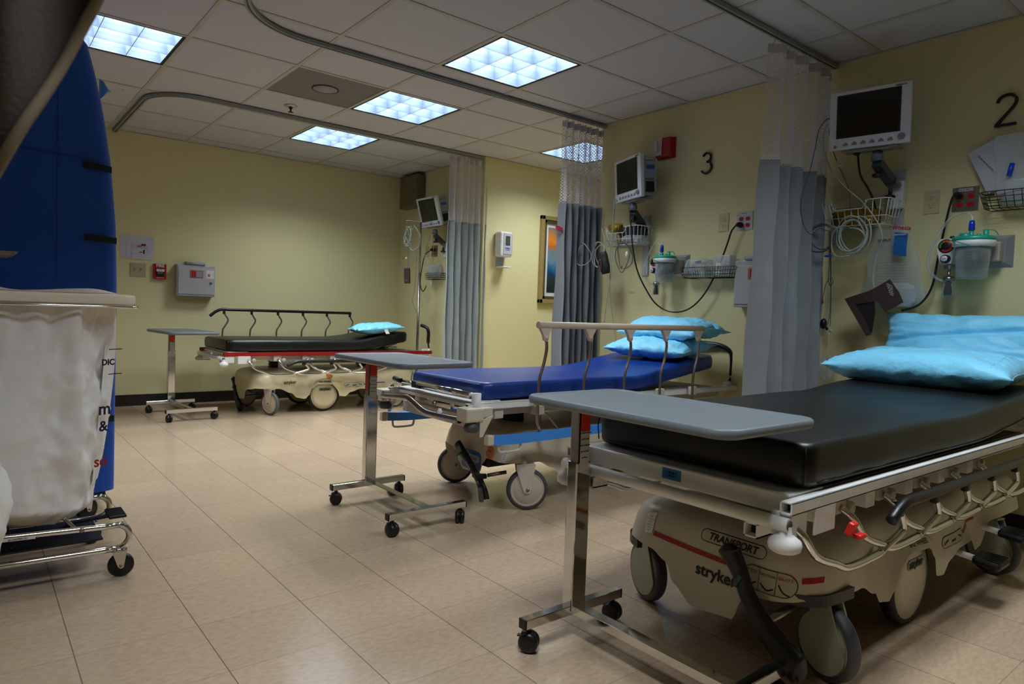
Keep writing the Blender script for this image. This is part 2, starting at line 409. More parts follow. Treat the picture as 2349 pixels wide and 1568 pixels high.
# ---------------------------------------------------------------- curtain tracks
TRK = mat('grey_aluminium_track', (.55, .57, .55), .4, .2)
def track(label, pts):
    t = root('curtain_track', label, 'curtain track', pts[0], 0, 'curtain tracks on the ceiling')
    o = Vector(pts[0]); bm = NB(); P = [Vector(p)-o for p in pts]
    tube(bm, P, .01, sq=(.032, .020)); obj('rail', bm, TRK, t)
    bm = NB(); tube(bm, [p-Vector((0, 0, .0105)) for p in P], .01, sq=(.008, .002)); obj('slot', bm, BLACK, t)
def arc(cx, cy, r, a0, a1, n=12): return [(cx+r*math.cos(math.radians(a0+(a1-a0)*k/n)), cy+r*math.sin(math.radians(a0+(a1-a0)*k/n)), H-.014) for k in range(n+1)]
track('long curtain track curving out over the room at top centre', [(WX-.002, 1.375, H-.014)]+arc(-1.35, .945, .43, 90, 180)+[(-1.78, -.6, H-.014)])
track('curved curtain track in front of the far yellow wall', [(WX-.002, 2.915, H-.014)]+arc(-1.45, 3.255, .34, 270, 180)+[(-1.79, FY-.002, H-.014)])
track('straight curtain track at upper right above the nearest curtain', [(WX-.002, -.372, H-.014), (-1.30, -.372, H-.014)]+arc(-1.35, -.80, .428, 90, 180)+[(-1.778, -2.2, H-.014)])

# ---------------------------------------------------------------- privacy curtains
NET = netting()
def fabric(name, rgb):
    m = mat(name, rgb, .75, sheen=.2, bump=(500, .25, .001)); return m
def curtain(label, x0, x1, y, m, folds, zs=1.75, zb=.28, zt=2.335, amp=.045, lean=0., seed=0, wide=0., clip=False):
    "gathered hospital curtain hung along X at y"
    rnd = random.Random(seed); ph = [rnd.uniform(0, 6.28) for _ in range(4)]
    t = root('privacy_curtain', label, 'curtain', ((x0+x1)/2, y, 0), 0, 'privacy curtains along the head wall')
    cx = (x0+x1)/2; Wd = x1-x0
    def pos(u, z):
        s = u**(1+wide)
        w = math.sin(2*math.pi*folds*s+ph[0]+.25*math.sin(z*1.7+ph[1])+.5*math.sin(2*math.pi*u*2+ph[2]))
        w = math.copysign(abs(w)**.75, w)
        k = max(0, (zt-z)/(zt-zb)); a = amp*(.45+.75*k)
        x = -Wd/2+Wd*u+.35*a*math.sin(4*math.pi*folds*s+2*ph[0])*.5 + lean*k*(1-u)
        return Vector((x, a*w+.006*math.sin(9*z+20*u), z))
    nu = int(folds*16)
    def part(name, za, zc, nv, mm, off=0):
        bm = NB(); sheet(bm, nu, nv, lambda u, v: pos(u, za+(zc-za)*v), lambda u, v: (u*Wd*2.1, (za+(zc-za)*v)))
        return obj(name, bm, mm, t, smooth=True, fix=False)
    part('fabric_panel', zb, zs, 26, m); part('netting', zs-.004, zt-.04, 8, NET); part('top_hem', zt-.045, zt, 2, mat('white_hem', (.74, .73, .75), .8))
    part('seam_band', zs-.012, zs+.008, 1, mat('grey_seam', (.50, .52, .54), .8))
    nh = 14
    for k in range(nh):
        u = (k+.5)/nh; q = pos(u, zt-.012); bm = NB()
        tube(bm, spline([(q.x, q.y, zt-.012), (q.x+.004, q.y*.5, zt+.005), (q.x, 0, zt+.022), (q.x, 0, H-.024)], 3), .0016, 5)
        obj('hook', bm, DSTEEL, t)
    return t, pos
cA, _ = curtain('light grey curtain with white netting top, between bays 2 and 3', .34, .965, -.372, fabric('curtain_grey', (.555, .568, .578)), 5.2, seed=4, lean=-.06, amp=.05)
cB, pB = curtain('darker slate curtain with a pink clip, left of bay 3 monitor', .56, .965, 1.375, fabric('curtain_slate', (.46, .475, .49)), 6.5, seed=11, amp=.05)
cC, _ = curtain('grey-green curtain farthest from camera, beside the hand sanitiser', .60, .965+.08, 2.915, fabric('curtain_grey_green', (.58, .62, .62)), 6.3, seed=23, amp=.045)
# pink clip on leading edge
p = at(1284, 523, 1, 1.37); t = root('pink_clip', 'small pink plastic clip on the edge of the slate curtain', 'clip', p)
bm = NB()
for s in (-1, 1):
    box(bm, (-.012, s*.010, .006*s), (.05, .006, .022), .002, rot3(z=14*s)); 
lathe(bm, [(0, -.014), (.007, -.014), (.007, .014), (0, .014)], (.004, 0, 0), 'Y', 10)
obj('jaw', bm, mat('pink_plastic', (.80, .18, .36), .4), t)

# ================================================================ OVERBED TABLES
def table_caster(t, x, y, ang, z=0):
    c = NB()
    R = rot3(z=ang)
    lathe(c, [(0, -.019), (.018, -.019), (.0245, -.015), (.0255, -.010), (.0255, -.003), (.019, -.003), (.019, .003), (.0255, .003), (.0255, .010), (.0245, .015), (.018, .019), (0, .019)], (0, 0, .0255), 'X', 24)
    box(c, (0, .004, .043), (.026, .03, .018), .004); box(c, (0, .024, .038), (.012, .012, .004), .001); lathe(c, [(0, .048), (.007, .048), (.007, .064), (0, .064)], seg=10)
    for v in c.verts: v.co = R @ (v.co*1.12) + Vector((x, y, z))
    return obj('caster', c, BLACK, t, smooth=False)
def overbed_table(label, loc, rz, ztop, red=False, cang=(20, 70, -15, 100)):
    t = root('overbed_table', label, 'table', loc, rz, 'overbed tables at the foot of the stretchers')
    # tabletop: thin slab with raised soft rim
    bm = NB(); W, D, cx, cy = .385, .665, 0, -.285
    def ring(k, z): return [bm.verts.new((a, b, z)) for a, b in rrect(W-2*k, D-2*k, .055-k*.9, 6, cx, cy)]
    R = [ring(.012, -.024), ring(.002, -.020), ring(0, -.013), ring(.001, -.003), ring(.005, 0), ring(.012, -.001), ring(.018, -.004)]
    for A, B in zip(R, R[1:]):
        for i in range(len(A)): f = bm.faces.new((A[i], A[(i+1) % len(A)], B[(i+1) % len(A)], B[i])); f.smooth = True
    bm.faces.new(R[0][::-1]); bm.faces.new(R[-1])
    for v in bm.verts: v.co.z += ztop
    obj('tabletop', bm, TOPGREY, t)
    bm = NB(); box(bm, (0, -.05, ztop-.029), (.12, .22, .008), .002); obj('mounting_plate', bm, DSTEEL, t)
    bm = NB(); box(bm, (0, 0, .30), (.058, .040, .44), .004); obj('outer_column', bm, CHROME, t)
    bm = NB(); box(bm, (0, 0, (ztop+.50)/2-.015), (.048, .032, ztop-.50-.03), .003); obj('inner_column', bm, STEEL, t)
    bm = NB(); box(bm, (0, -.0205, ztop-.16), (.036, .0012, .13)); obj('paper_label', bm, LABELW, t)
    pl = t.children[-1]
    bm = NB(); box(bm, (0, -.0213, ztop-.075), (.036, .0014, .07)); obj('warning_label', bm, ORANGE, t)
    text('print', 'WARNING', .009, PRINT, t, (0, -.0222, ztop-.052), (90, 0, 0))
    for k in range(5): text('print', ['DO NOT EXCEED', 'SAFE LOAD', 'READ MANUAL', 'NO SITTING', 'III II III I II'][k], .006, PRINT, t, (0, -.0214, ztop-.115-.018*k), (90, 0, 0))
    if red:
        bm = NB(); box(bm, (-.0245, 0, ztop-.105), (.0012, .030, .155)); obj('red_strip', bm, REDP, t)
    for y in (0, -.548):
        bm = NB(); box(bm, (0, y, .084), (.385, .030, .028), .002); obj('foot_rail', bm, CHROME, t)
        for s in (-1, 1):
            bm = NB(); box(bm, (s*.194, y, .084), (.007, .0315, .0295), .003); obj('end_cap', bm, BLACK, t)
    bm = NB(); box(bm, (0, -.274, .084), (.036, .520, .026), .002); obj('spine_rail', bm, CHROME, t)
    for k, (x, y) in enumerate(((-.17, 0), (.17, 0), (-.17, -.548), (.17, -.548))): table_caster(t, x, y, cang[k])
    return t
overbed_table('large grey topped overbed table in front, standing at the foot of black stretcher', (-1.385, -.858, 0), 0, .720, cang=(35, 10, 60, 20))
overbed_table('grey topped overbed table with red post strip, at foot of blue stretcher', (-1.235, .745, 0), 0, .722, red=True, cang=(60, -20, 10, -35))
overbed_table('small distant overbed table standing against the far yellow wall', (-1.425, 4.010, 0), 4, .703, cang=(10, 40, 0, 60))

# ================================================================ STRETCHERS
def mattress(parent, m, x0, x1, hw, zb, zt, xb, slope, seam=None):
    bm = NB(); L = x1-x0
    # plan outline with rounded corners, lofted with soft edges
    r = .05
    def ring(k, z): return [bm.verts.new((a, b, z)) for a, b in rrect(L-2*k, 2*hw-2*k, r-k*.8, 5, (x0+x1)/2, 0)]
    hs = [(.018, zb), (.005, zb+.005), (0, zb+.016), (-.002, (zb+zt)/2), (0, zt-.018), (.006, zt-.005), (.02, zt)]
    R = [ring(k, z) for k, z in hs]
    for A, B in zip(R, R[1:]):
        for i in range(len(A)): bm.faces.new((A[i], A[(i+1) % len(A)], B[(i+1) % len(A)], B[i]))
    bm.faces.new(R[0][::-1]); bm.faces.new(R[-1])
    for k in range(1, 30):
        g = bm.verts[:]+bm.edges[:]+bm.faces[:]
        bmesh.ops.bisect_plane(bm, geom=g, plane_co=(x0+L*k/30, 0, 0), plane_no=(1, 0, 0))
    for v in bm.verts:
        d = max(0, v.co.x-xb); v.co.z += slope*d*min(1, d/.25*.5+.5)
        if v.co.z > zt-.01: v.co.z += .004*noise.noise(Vector((v.co.x*3, v.co.y*4, 1)))
        v.co.y += .0035*noise.noise(Vector((v.co.x*9, v.co.z*14, 3)))
    for f in bm.faces: f.smooth = True
    o = obj('mattress', bm, m, parent)
    bm = NB()
    for s in (-1, 1):
        xs = [x0+.06+(L-.1)*k/24 for k in range(25)]
        tube(bm, [(x, s*(hw+.0005), zb+.012+slope*max(0, x-xb)*min(1, max(0, x-xb)/.25*.5+.5)) for x in xs], .0025, 5)
    for cy in (-1, 1): tube(bm, [(x0+.009, cy*(hw-.009), zb+.01), (x0+.006, cy*(hw-.006), (zb+zt)/2), (x0+.010, cy*(hw-.010), zt-.008)], .0022, 5)
    tube(bm, [(x0+.0005, -hw+.06, zb+.012), (x0+.0005, hw-.06, zb+.012)], .0025, 5)
    obj('piping', bm, m, o)
    return o
def hood(parent, m, sidetab, fronttab, backz=.22, w=.315, x0=.20, x1=2.0, top=.36, r=.13):
    "wrap-around base shroud; lower hem follows sidetab(x) on the long sides and fronttab(y) across the foot"
    def interp(tb, v):
        if v <= tb[0][0]: return tb[0][1]
        for (a, b), (c, d) in zip(tb, tb[1:]):
            if v <= c: q = (v-a)/(c-a); q = q*q*(3-2*q); return b+(d-b)*q
        return tb[-1][1]
    L = x1-x0
    # perimeter, dense
    P = []
    def seg(a, b, n):
        for k in range(n): P.append((a[0]+(b[0]-a[0])*k/n, a[1]+(b[1]-a[1])*k/n))
    def cor(cx, cy, a0, n=8):
        for k in range(n): a = math.radians(a0+90*k/n); P.append((cx+r*math.cos(a), cy+r*math.sin(a)))
    seg((x0, w-r), (x0, -w+r), 40); cor(x0+r, -w+r, 180); seg((x0+r, -w), (x1-r, -w), 90); cor(x1-r, -w+r, 270)
    seg((x1, -w+r), (x1, w-r), 8); cor(x1-r, w-r, 0); seg((x1-r, w), (x0+r, w), 90); cor(x0+r, w-r, 90)
    bm = NB(); rings = []
    ccx = (x0+x1)/2
    def zbot(x, y):
        if x < x0+r*.5 and abs(y) < w-r*.4: return interp(fronttab, y)
        if x > x1-r*.5: return backz
        return interp(sidetab, x)
    for lvl in range(7):
        row = []
        for x, y in P:
            zb_ = zbot(x, y)
            # raised fender domes above the corner wheels, waist between
            fen = math.exp(-((abs(x-ccx)-(L/2-.17))/.13)**2)
            tz = top-.035*(1-fen)*0
            k = [0, .006, .014, .026, .05, .11, .19][lvl]
            z = [zb_, (zb_+.31)/2, .31, .342, .360, .376, .382][lvl]
            z = max(z, zb_+.003*lvl)
            waist = .045*math.exp(-((abs(x-ccx)-.38)/.16)**2) if 1 <= lvl <= 5 else .02*math.exp(-((abs(x-ccx)-.38)/.16)**2)
            sx = max(0, 1-(k)/(L/2)); sy = max(.02, 1-(k+waist*(1 if abs(y) > w*.6 else 0))/w)
            row.append(bm.verts.new((ccx+(x-ccx)*sx, y*sy, z)))
        rings.append(row)
    n = len(P)
    for A, B in zip(rings, rings[1:]):
        for i in range(n): f = bm.faces.new((A[i], A[(i+1) % n], B[(i+1) % n], B[i])); f.smooth = True
    bm.faces.new(rings[-1])
    return obj('base_shroud', bm, m, parent)
def wheel(parent, x, y, r, ang, disc, tyre, fork=True, forkm=None, w=.03, guard=False):
    c = bpy.data.objects.new('caster', None); C.objects.link(c); c.parent = parent; c.location = (x, y, 0); c.rotation_euler = (0, 0, math.radians(ang)); c.empty_display_size = .03
    bm = NB(); lathe(bm, [(r*.84, -w/2), (r*.95, -w/2), (r, -w*.25), (r, w*.25), (r*.95, w/2), (r*.84, w/2)], (0, 0, r), 'Y', 40); obj('tyre', bm, tyre, c)
    bm = NB()
    lathe(bm, [(0, -w*.42), (r*.70, -w*.42), (r*.73, -w*.34), (r*.76, -w*.42), (r*.86, -w*.44), (r*.86, w*.44), (r*.76, w*.42), (r*.73, w*.34), (r*.70, w*.42), (0, w*.42)], (0, 0, r), 'Y', 40); obj('wheel_disc', bm, disc, c)
    if fork:
        bm = NB(); fm = forkm or BEIGE_M
        for s in (-1, 1):
            pr = [(-.035, 2*r+.022), (.060, 2*r+.022), (.055, 2*r-.01), (.018, r-.012), (.006, r-.02), (-.012, r-.016), (-.018, r)]
            prism(bm, pr, .003, 'XZ', s*(w/2+.004)-.0015)
        box(bm, (.012, 0, 2*r+.020), (.095, w+.014, .006), .001)
        lathe(bm, [(.016, 2*r+.02), (.016, 2*r+.05), (0, 2*r+.05)], (.02, 0, 0), seg=14)
        obj('fork', bm, fm, c)
        bm = NB(); lathe(bm, [(0, -w/2-.011), (.008, -w/2-.011), (.008, w/2+.011), (0, w/2+.011)], (0, 0, r), 'Y', 8); obj('axle_bolt', bm, STEEL, c)
    if guard:
        bm = NB()
        for s in (-1, 1): 
            pr = [(r*.80*math.cos(a), r+r*.80*math.sin(a)) for a in [math.radians(q) for q in range(-170, 60, 12)]]+[(.055, 2*r+.02), (-.02, 2*r+.02)]
            prism(bm, pr, .004, 'XZ', s*(w/2+.004)-.002)
        box(bm, (.01, 0, 2*r+.018), (.07, w+.01, .006)); obj('wheel_guard', bm, guard, c)
    return c
def bumper(parent, x, y, z, m, dark=False):
    bm = NB()
    if dark: pr = [(.010, .055), (.012, .03), (.020, .022), (.040, .0), (.043, -.008), (.040, -.020), (.030, -.026), (0, -.028)]
    else: pr = [(.014, .045), (.016, .022), (.024, .018), (.038, .006), (.041, -.006), (.038, -.018), (.028, -.025), (0, -.028)]
    lathe(bm, [(r_*(.78 if dark else .92), h_*(1 if dark else .85)) for r_, h_ in pr], (x, y, z), seg=24); obj('bumper', bm, m, parent)
def pedal(parent, x, y0, colr=True, split=False):
    "rocker brake pedal on the left of the foot end, black with green and red pads"
    e = bpy.data.objects.new('brake_pedal', None); C.objects.link(e); e.parent = parent; e.location = (x, y0, 0); e.empty_display_size = .03
    bm = NB()
    P = spline([(0, .105, .268), (0, .075, .225), (0, .045, .165), (0, .0, .105), (0, -.055, .06), (0, -.105, .028)], 6)
    n = len(P); rr = []
    for i in range(n):
        q = i/(n-1); rr.append(.034-.010*math.sin(math.pi*min(1, q*1.5))+.005*(q > .8))
    for i in range(2): pass
    tube(bm, [P[0]+Vector((0, .004, .016))]+P+[P[-1]+Vector((0, -.016, -.004))], [.012]+rr+[.013], 12)
    for v in bm.verts: v.co.x = v.co.x*.62
    obj('lever', bm, BLACK, e)
    bm = NB(); box(bm, (-.0165, .066, .200), (.005, .013, .04), .002, rot3(x=28)); obj('green_pad', bm, mat('green_plastic', (.02, .28, .16), .4), e, label='green steer pad')
    bm = NB(); box(bm, (-.0165, -.068, .057), (.005, .013, .04), .002, rot3(x=-50)); obj('red_pad', bm, REDP, e, label='red brake pad')
    bm = NB()
    for k in range(5): box(bm, (-.017, -.096-.005*k+.012, .040-.006*k+.004), (.006, .03, .003), .001, rot3(x=50))
    obj('grip', bm, BLACK, e)
    bm = NB(); tube(bm, [(.008, -.01, .115), (.25, -.01, .125)], .012, 10); obj('crank_rod', bm, STEEL, e)
    return e
def stretcher(label, x0, yc, kind):
    S1, S2, S3 = kind == 1, kind == 2, kind == 3
    t = root('hospital_stretcher', label, 'stretcher', (x0, yc, 0), 0, 'wheeled stretchers, one per bay')
    hw = {1: .345, 2: .325, 3: .345}[kind]; mx = {1: .098, 2: .105, 3: .03}[kind]; mx1 = {1: 2.06, 2: 1.865, 3: 1.70}[kind]
    mm = {1: VINYLK, 2: VINYLB, 3: VINYLK}[kind]; zb = .548 if S1 else .543; zt = {1: .657, 2: .625, 3: .640}[kind]
    mattress(t, mm, mx, mx1, hw, zb, zt, 1.30 if S1 else 1.15, .075 if S1 else .155)
    fr = {1: PAINT, 2: PAINT, 3: REDP}[kind]; L = 2.22 if not S3 else 1.96; fy = .352 if not S2 else .345
    for s in (-1, 1):
        bm = NB()
        z = .524; w_ = .030
        for a, b, c_, d in ((0, w_/2-.002, w_, .004), (0, -w_/2+.002, w_, .004), (w_/2-.002, 0, .004, w_), (-w_/2+.002, 0, .004, w_)):
            box(bm, (L/2, s*fy+a, z+b), (L, c_, d), .0008)
        for k in range(12): box(bm, (.12+k*.165, s*(fy+.0152), z), (.006, .001, .006))
        obj('side_rail', bm, fr, t)
        bm = NB(); box(bm, (.03, s*fy, z), (.002, .022, .022)); box(bm, (L-.03, s*fy, z), (.002, .022, .022)); obj('rail_hole_shade', bm, BLACK, t)  # dark plates set inside the hollow tube ends, standing for the shade there
        bm = NB(); box(bm, (1.08, s*(fy-.06), .487), (1.75, .028, .036), .003)
        for k in range(5): 
            xx = .18+.25*k; box(bm, (xx, s*(fy-.02), .487), (.05, .05, .05), .004)
        obj('under_beam', bm, PAINT if S1 else BEIGE_M, t)
    bm = NB(); box(bm, (.045 if not S2 else .06, 0, .521), (.006 if S1 else .03, 2*fy-.03, .050 if S1 else .016), .002); box(bm, (.12, 0, .541), (.16, 2*fy-.03, .006), .001); obj('foot_panel', bm, PAINT, t)
    for xx in (.5, 1.0, 1.5, L-.03):
        bm = NB(); box(bm, (xx, 0, .517), (.05, 2*fy-.04, .016), .002); obj('cross_bar', bm, PAINT, t)
    bm = NB(); box(bm, (1.0, 0, .536), (1.7, 2*fy-.05, .006), .001); obj('deck', bm, mat('grey_deck', (.45, .44, .42), .5), t)
    if not S2:
        bm = NB(); tube(bm, [(-.002, fy+.02, .487), (-.002, -fy-.012, .487)], .0165, 16); obj('foot_bar', bm, PAINT, t)
        bm = NB(); lathe(bm, [(0, -fy-.0128), (.012, -fy-.0128), (.012, -fy-.011)], (-.002, 0, .487), 'Y', 16); obj('bar_opening', bm, mat('dim_metal', (.3, .3, .3), .6), t)
        for s in (-1, 1):
            bm = NB(); box(bm, (.045, s*(fy-.015), .482), (.075, .05, .055), .004); box(bm, (.16, s*(fy+.012), .478), (.10, .006, .065), .002); obj('corner_bracket', bm, PAINT, t)
            for a, b, c_, d in ():
                pass
            bm = NB()
            for a, b, c_, d in ((0, .016, .036, .004), (0, -.016, .036, .004), (.016, 0, .004, .036), (-.016, 0, .004, .036)): box(bm, (.03, s*(fy-.085)+a, .452+b), (.06, c_, d))
            obj('accessory_socket', bm, PAINT, t)
            bm = NB(); box(bm, (.03, s*(fy-.085), .452), (.004, .030, .030)); obj('socket_opening', bm, BLACK, t)
            bumper(t, .0, s*(fy+.002), .447, mat('white_bumper', (.88, .87, .85), .55))
    else:
        for s in (-1, 1):
            bm = NB(); box(bm, (.0, s*.375, .497), (.095, .085, .062), .010); box(bm, (.07, s*.365, .50), (.09, .05, .045), .006)
            prism(bm, [(.03, .47), (.10, .49), (.045, .40), (.03, .40)], .006, 'XZ', s*.41)
            obj('corner_casting', bm, CREAM, t)
            bumper(t, .0, s*.385, .448, RUBBER, dark=True)
        bm = NB(); lathe(bm, [(.021, .52), (.021, .585), (.015, .585), (.015, .56)], (.045, -.355, 0), seg=20); obj('pole_socket', bm, PAINT, t)
        bm = NB(); tube(bm, [(.035, -.33, .572), (.035, .12, .579)], .0155, 14); tube(bm, [(.04, .12, .572), (.04, .30, .575)], .009, 12); obj('folded_iv_pole', bm, CHROME, t, label='chrome folded drip pole')
        bm = NB(); box(bm, (.04, .13, .572), (.034, .085, .034), .006); tube(bm, [(.04, .30, .575), (.04, .37, .58)], .013, 10); obj('pole_clamp', bm, BLACK, t)
        bm = NB(); tube(bm, spline([(-.03, .36, .497), (-.045, .30, .500), (-.05, .12, .515), (-.05, .06, .515), (-.05, -.07, .475), (-.045, -.15, .468), (-.03, -.34, .468)], 5), .0145, 14); obj('foot_handle', bm, STEEL, t, label='bent bare metal push bar')
        bm = NB()
        for yy in (-.20, .26): lathe(bm, [(.012, 0), (.013, .012), (.009, .014), (.009, .022), (0, .024)], (-.045, yy, .48), seg=14)
        obj('bar_stop', bm, PAINT, t)
        bm = NB(); box(bm, (.11, .06, .432), (.006, .66, .055), .002, rot3(x=0)); box(bm, (.13, .06, .458), (.04, .66, .004)); obj('scissor_plate', bm, BEIGE_M, t)
    # lift columns and mechanics
    for xx in (.56, 1.42):
        bm = NB(); lathe(bm, [(.0, .36)]+[(.075-.012*(k % 2), .36+.012*k) for k in range(9)]+[(0, .47)], (xx, 0, 0), seg=24); obj('lift_bellows', bm, BRUB, t)
        bm = NB(); box(bm, (xx, 0, .47), (.22, .30, .05), .006); box(bm, (xx+.02, -.12, .40), (.10, .03, .12), .004); box(bm, (xx+.02, .12, .40), (.10, .03, .12), .004); obj('lift_yoke', bm, BEIGE_M if S2 else PAINT, t)
    bm = NB(); box(bm, (.55, 0, .20), (.5, .24, .05), .01); box(bm, (1.3, 0, .2), (.9, .24, .05), .01)
    for xx in (.40, 1.70): box(bm, (xx, 0, .235), (.06, .60 if not S2 else .46, .035), .004)
    obj('base_frame', bm, mat('dark_frame', (.16, .15, .14), .5), t)
    # shroud
    hm = {1: mat('stone_plastic', (.79, .76, .69), .33, bump=(220, .08, .001), var=(4, .06)), 2: mat('taupe_plastic', (.79, .74, .65), .36, var=(4, .05)), 3: mat('ivory_shroud_plastic', (.82, .78, .63), .33, var=(4, .05))}[kind]
    side = [(.10, .235), (.47, .222), (.55, .18), (.61, .135), (.68, .122), (.715, .15), (.74, .21), (.80, .247), (.92, .243), (.97, .20), (.99, .135), (1.05, .128), (1.10, .165), (1.20, .19), (1.35, .183), (1.42, .133), (1.46, .14), (1.54, .225), (2.0, .23)]
    side = [(a+(.03 if a > .5 else 0), b) for a, b in side]
    front = [(-.33, .232), (-.19, .214), (-.14, .195), (-.11, .125), (.02, .115), (.09, .16), (.12, .215), (.18, .24), (.26, .25)]
    if S2: front = [(-.26, .225), (-.13, .228), (-.10, .20), (-.075, .145), (.07, .135), (.11, .17), (.15, .235), (.26, .245)]
    hood(t, hm, side, front, x0={1: .19, 2: .285, 3: .245}[kind], r={1: .13, 2: .09, 3: .13}[kind], x1=1.98 if S1 else 1.86, w={1: .33, 2: .300, 3: .315}[kind])
    wr = .1
    yk = .305
    DISC = {1: mat('olive_wheel_disc', (.62, .64, .54), .42, var=(6, .06)), 2: mat('pinkish_wheel_disc', (.76, .71, .66), .42), 3: mat('cream_wheel_disc', (.74, .70, .60), .42)}[kind]
    fx = {1: .34, 2: .40, 3: .40}[kind]; bx = 1.66 if not S3 else 1.60
    if S1:
        spec = [(fx, yk, 68), (fx, -yk, 70), (bx, -yk, 75), (bx, yk, 80)]
    elif S2: spec = [(fx, yk, 152), (fx, -yk, 152), (bx, -yk, 175), (bx, yk, 170)]
    else: spec = [(fx, -yk, 112), (fx, yk, 20), (bx, -yk, 10), (bx, yk, 0)]
    for x, y, a in spec: wheel(t, x, y, wr, a, DISC, RUBBER if not S3 else mat('mid_grey_rubber', (.35, .35, .36), .5), fork=not S1, guard=DISC if S1 else None, w=.036 if S1 else .03)
    if S1:
        for s in (-1, 1):
            bm = NB()
            tube(bm, [(x_, s*y_, .232) for x_, y_ in spline([(.212, .24), (.235, .285), (.28, .318), (.40, .332)], 5)], .01, sq=(.018, .030))
            obj('fender_strip', bm, BLACK, t)
    if not S2:
        for s in (-1, 1):
            c = bpy.data.objects.new('big_wheel', None); C.objects.link(c); c.parent = t; c.location = (.89, s*(.28 if S1 else .262), 0); c.empty_display_size = .03
            r = .145; bm = NB(); lathe(bm, [(r*.8, -.022), (r*.94, -.022), (r, -.012), (r, .012), (r*.94, .022), (r*.8, .022)], (0, 0, r), 'Y', 48); obj('tyre', bm, BRUB, c)
            bm = NB(); lathe(bm, [(0, -.03), (r*.6, -.028), (r*.86, -.022), (r*.86, .022), (r*.6, .028), (0, .03)], (0, 0, r), 'Y', 48); obj('wheel_disc', bm, hm, c)
            if s < 0:
                bm = NB(); prism(bm, [(p[0]+.005, p[1]+r+.055) for p in rrect(.125, .032, .015)], .001, 'XZ', -.0305); obj('logo_plate', bm, mat('grey_green_print', (.50, .54, .48), .5), c)
                text('lettering', 'stryker', .034, PRINT, c, (.005, -.0318, r+.055), bold=.0008)
    # pedal
    if S1: pedal(t, .152, -.222).location.z = .062
    elif S3:
        p = pedal(t, .25, .105)
    else:
        e = bpy.data.objects.new('brake_pedal', None); C.objects.link(e); e.parent = t; e.location = (.255, .0, 0); e.empty_display_size = .03
        bm = NB(); P = spline([(0, .085, .262), (0, .05, .238), (0, -.02, .19), (0, -.075, .148), (0, -.115, .115), (0, -.150, .070), (0, -.165, .035)], 5)
        tube(bm, P, [.020+.010*abs(math.cos(math.pi*i/(len(P)-1))) for i in range(len(P))], 12)
        tube(bm, [(0, -.07, .145), (0, -.12, .138), (0, -.165, .150)], [.024, .015, .013], 10)
        for v in bm.verts: v.co.x *= .6
        obj('lever', bm, BLACK, e)
        bm = NB(); box(bm, (-.019, .048, .238), (.006, .038, .062), .004, rot3(x=48)); obj('green_pad', bm, mat('green_plastic', (.02, .28, .16), .4), e)
        bm = NB(); box(bm, (-.019, -.156, .060), (.008, .036, .070), .006, rot3(x=-12)); obj('grey_pad', bm, mat('grey_pad_rubber', (.38, .39, .41), .5), e)
        bm = NB(); tube(bm, [(.02, -.15, .148), (.10, -.20, .165)], .009, 10); obj('crank_rod', bm, STEEL, e)
        text('lettering', 'NEUTRAL', .013, WHITE, e, (-.0155, -.035, .178), (90, 38, -90)); text('lettering', 'BRAKE', .013, WHITE, e, (-.0145, -.128, .10), (90, 55, -90))
    # siderails
    RB = {1: BLACK, 2: CREAM2, 3: BLACK}[kind]
    PM = {1: CHROME, 2: DSTEEL, 3: STEEL}[kind]
    def rail_up(s, xs, tip, end, y, z=.885, post=PM, barm=RB, rb=.0135):
        e = bpy.data.objects.new('side_guard', None); C.objects.link(e); e.parent = t; e.location = (0, s*y, 0); e.empty_display_size = .03
        if tip: P = [(tip, 0, z-.062), (tip+.05, 0, z-.02), (tip+.10, 0, z), (tip+.16, 0, z), (end, 0, z)]; P = spline(P[:4], 4)+[Vector(P[4])]
        else: P = [Vector((xs[0]-.045, 0, z)), Vector((end, 0, z))]
        bm = NB(); tube(bm, P, rb, 14); lathe(bm, [(0, 0), (rb*.8, 0), (rb, .004), (rb, .006)], tuple(P[-1]+Vector((-.002, 0, 0))), 'X', 14); obj('grip_bar', bm, barm, e)
        for x in xs:
            bm = NB()
            if kind == 2: tube(bm, spline([(x, 0, z-.05), (x+.012, 0, z-.10), (x, 0, z-.17), (x-.022, 0, z-.235), (x-.030, 0, z-.30), (x-.030, 0, z-.44), (x-.018, 0, z-.48), (x+.02, -s*.03, z-.52)], 4), .0075, 10)
            else: tube(bm, spline([(x+.005, 0, z-.02), (x+.02, 0, z-.055), (x+.04, 0, z-.085), (x+.038, 0, z-.11), (x+.012, 0, z-.155), (x-.004, 0, z-.19), (x-.006, 0, z-.30), (x-.006, -s*.02, z-.40)], 4), .0075, 10)
            obj('post', bm, post, e)
            bm = NB()
            if kind == 2:
                prism(bm, [(x-.038, z-.012), (x+.038, z-.012), (x+.016, z-.045), (x+.014, z-.068), (x+.004, z-.076), (x-.008, z-.070), (x-.016, z-.045)], .018, 'XZ', -.009)
                lathe(bm, [(0, -.014), (.009, -.014), (.010, -.009)], (x+.001, 0, z-.058), 'Y', 14)
            else: box(bm, (x+.006, 0, z-.025), (.022, .016, .032), .004)
            obj('hinge', bm, barm, e)
            bm = NB(); box(bm, (x-.01, -s*.015, z-.385 if kind != 2 else z-.36), (.05, .028, .05), .005); obj('pivot', bm, BEIGE_M, e)
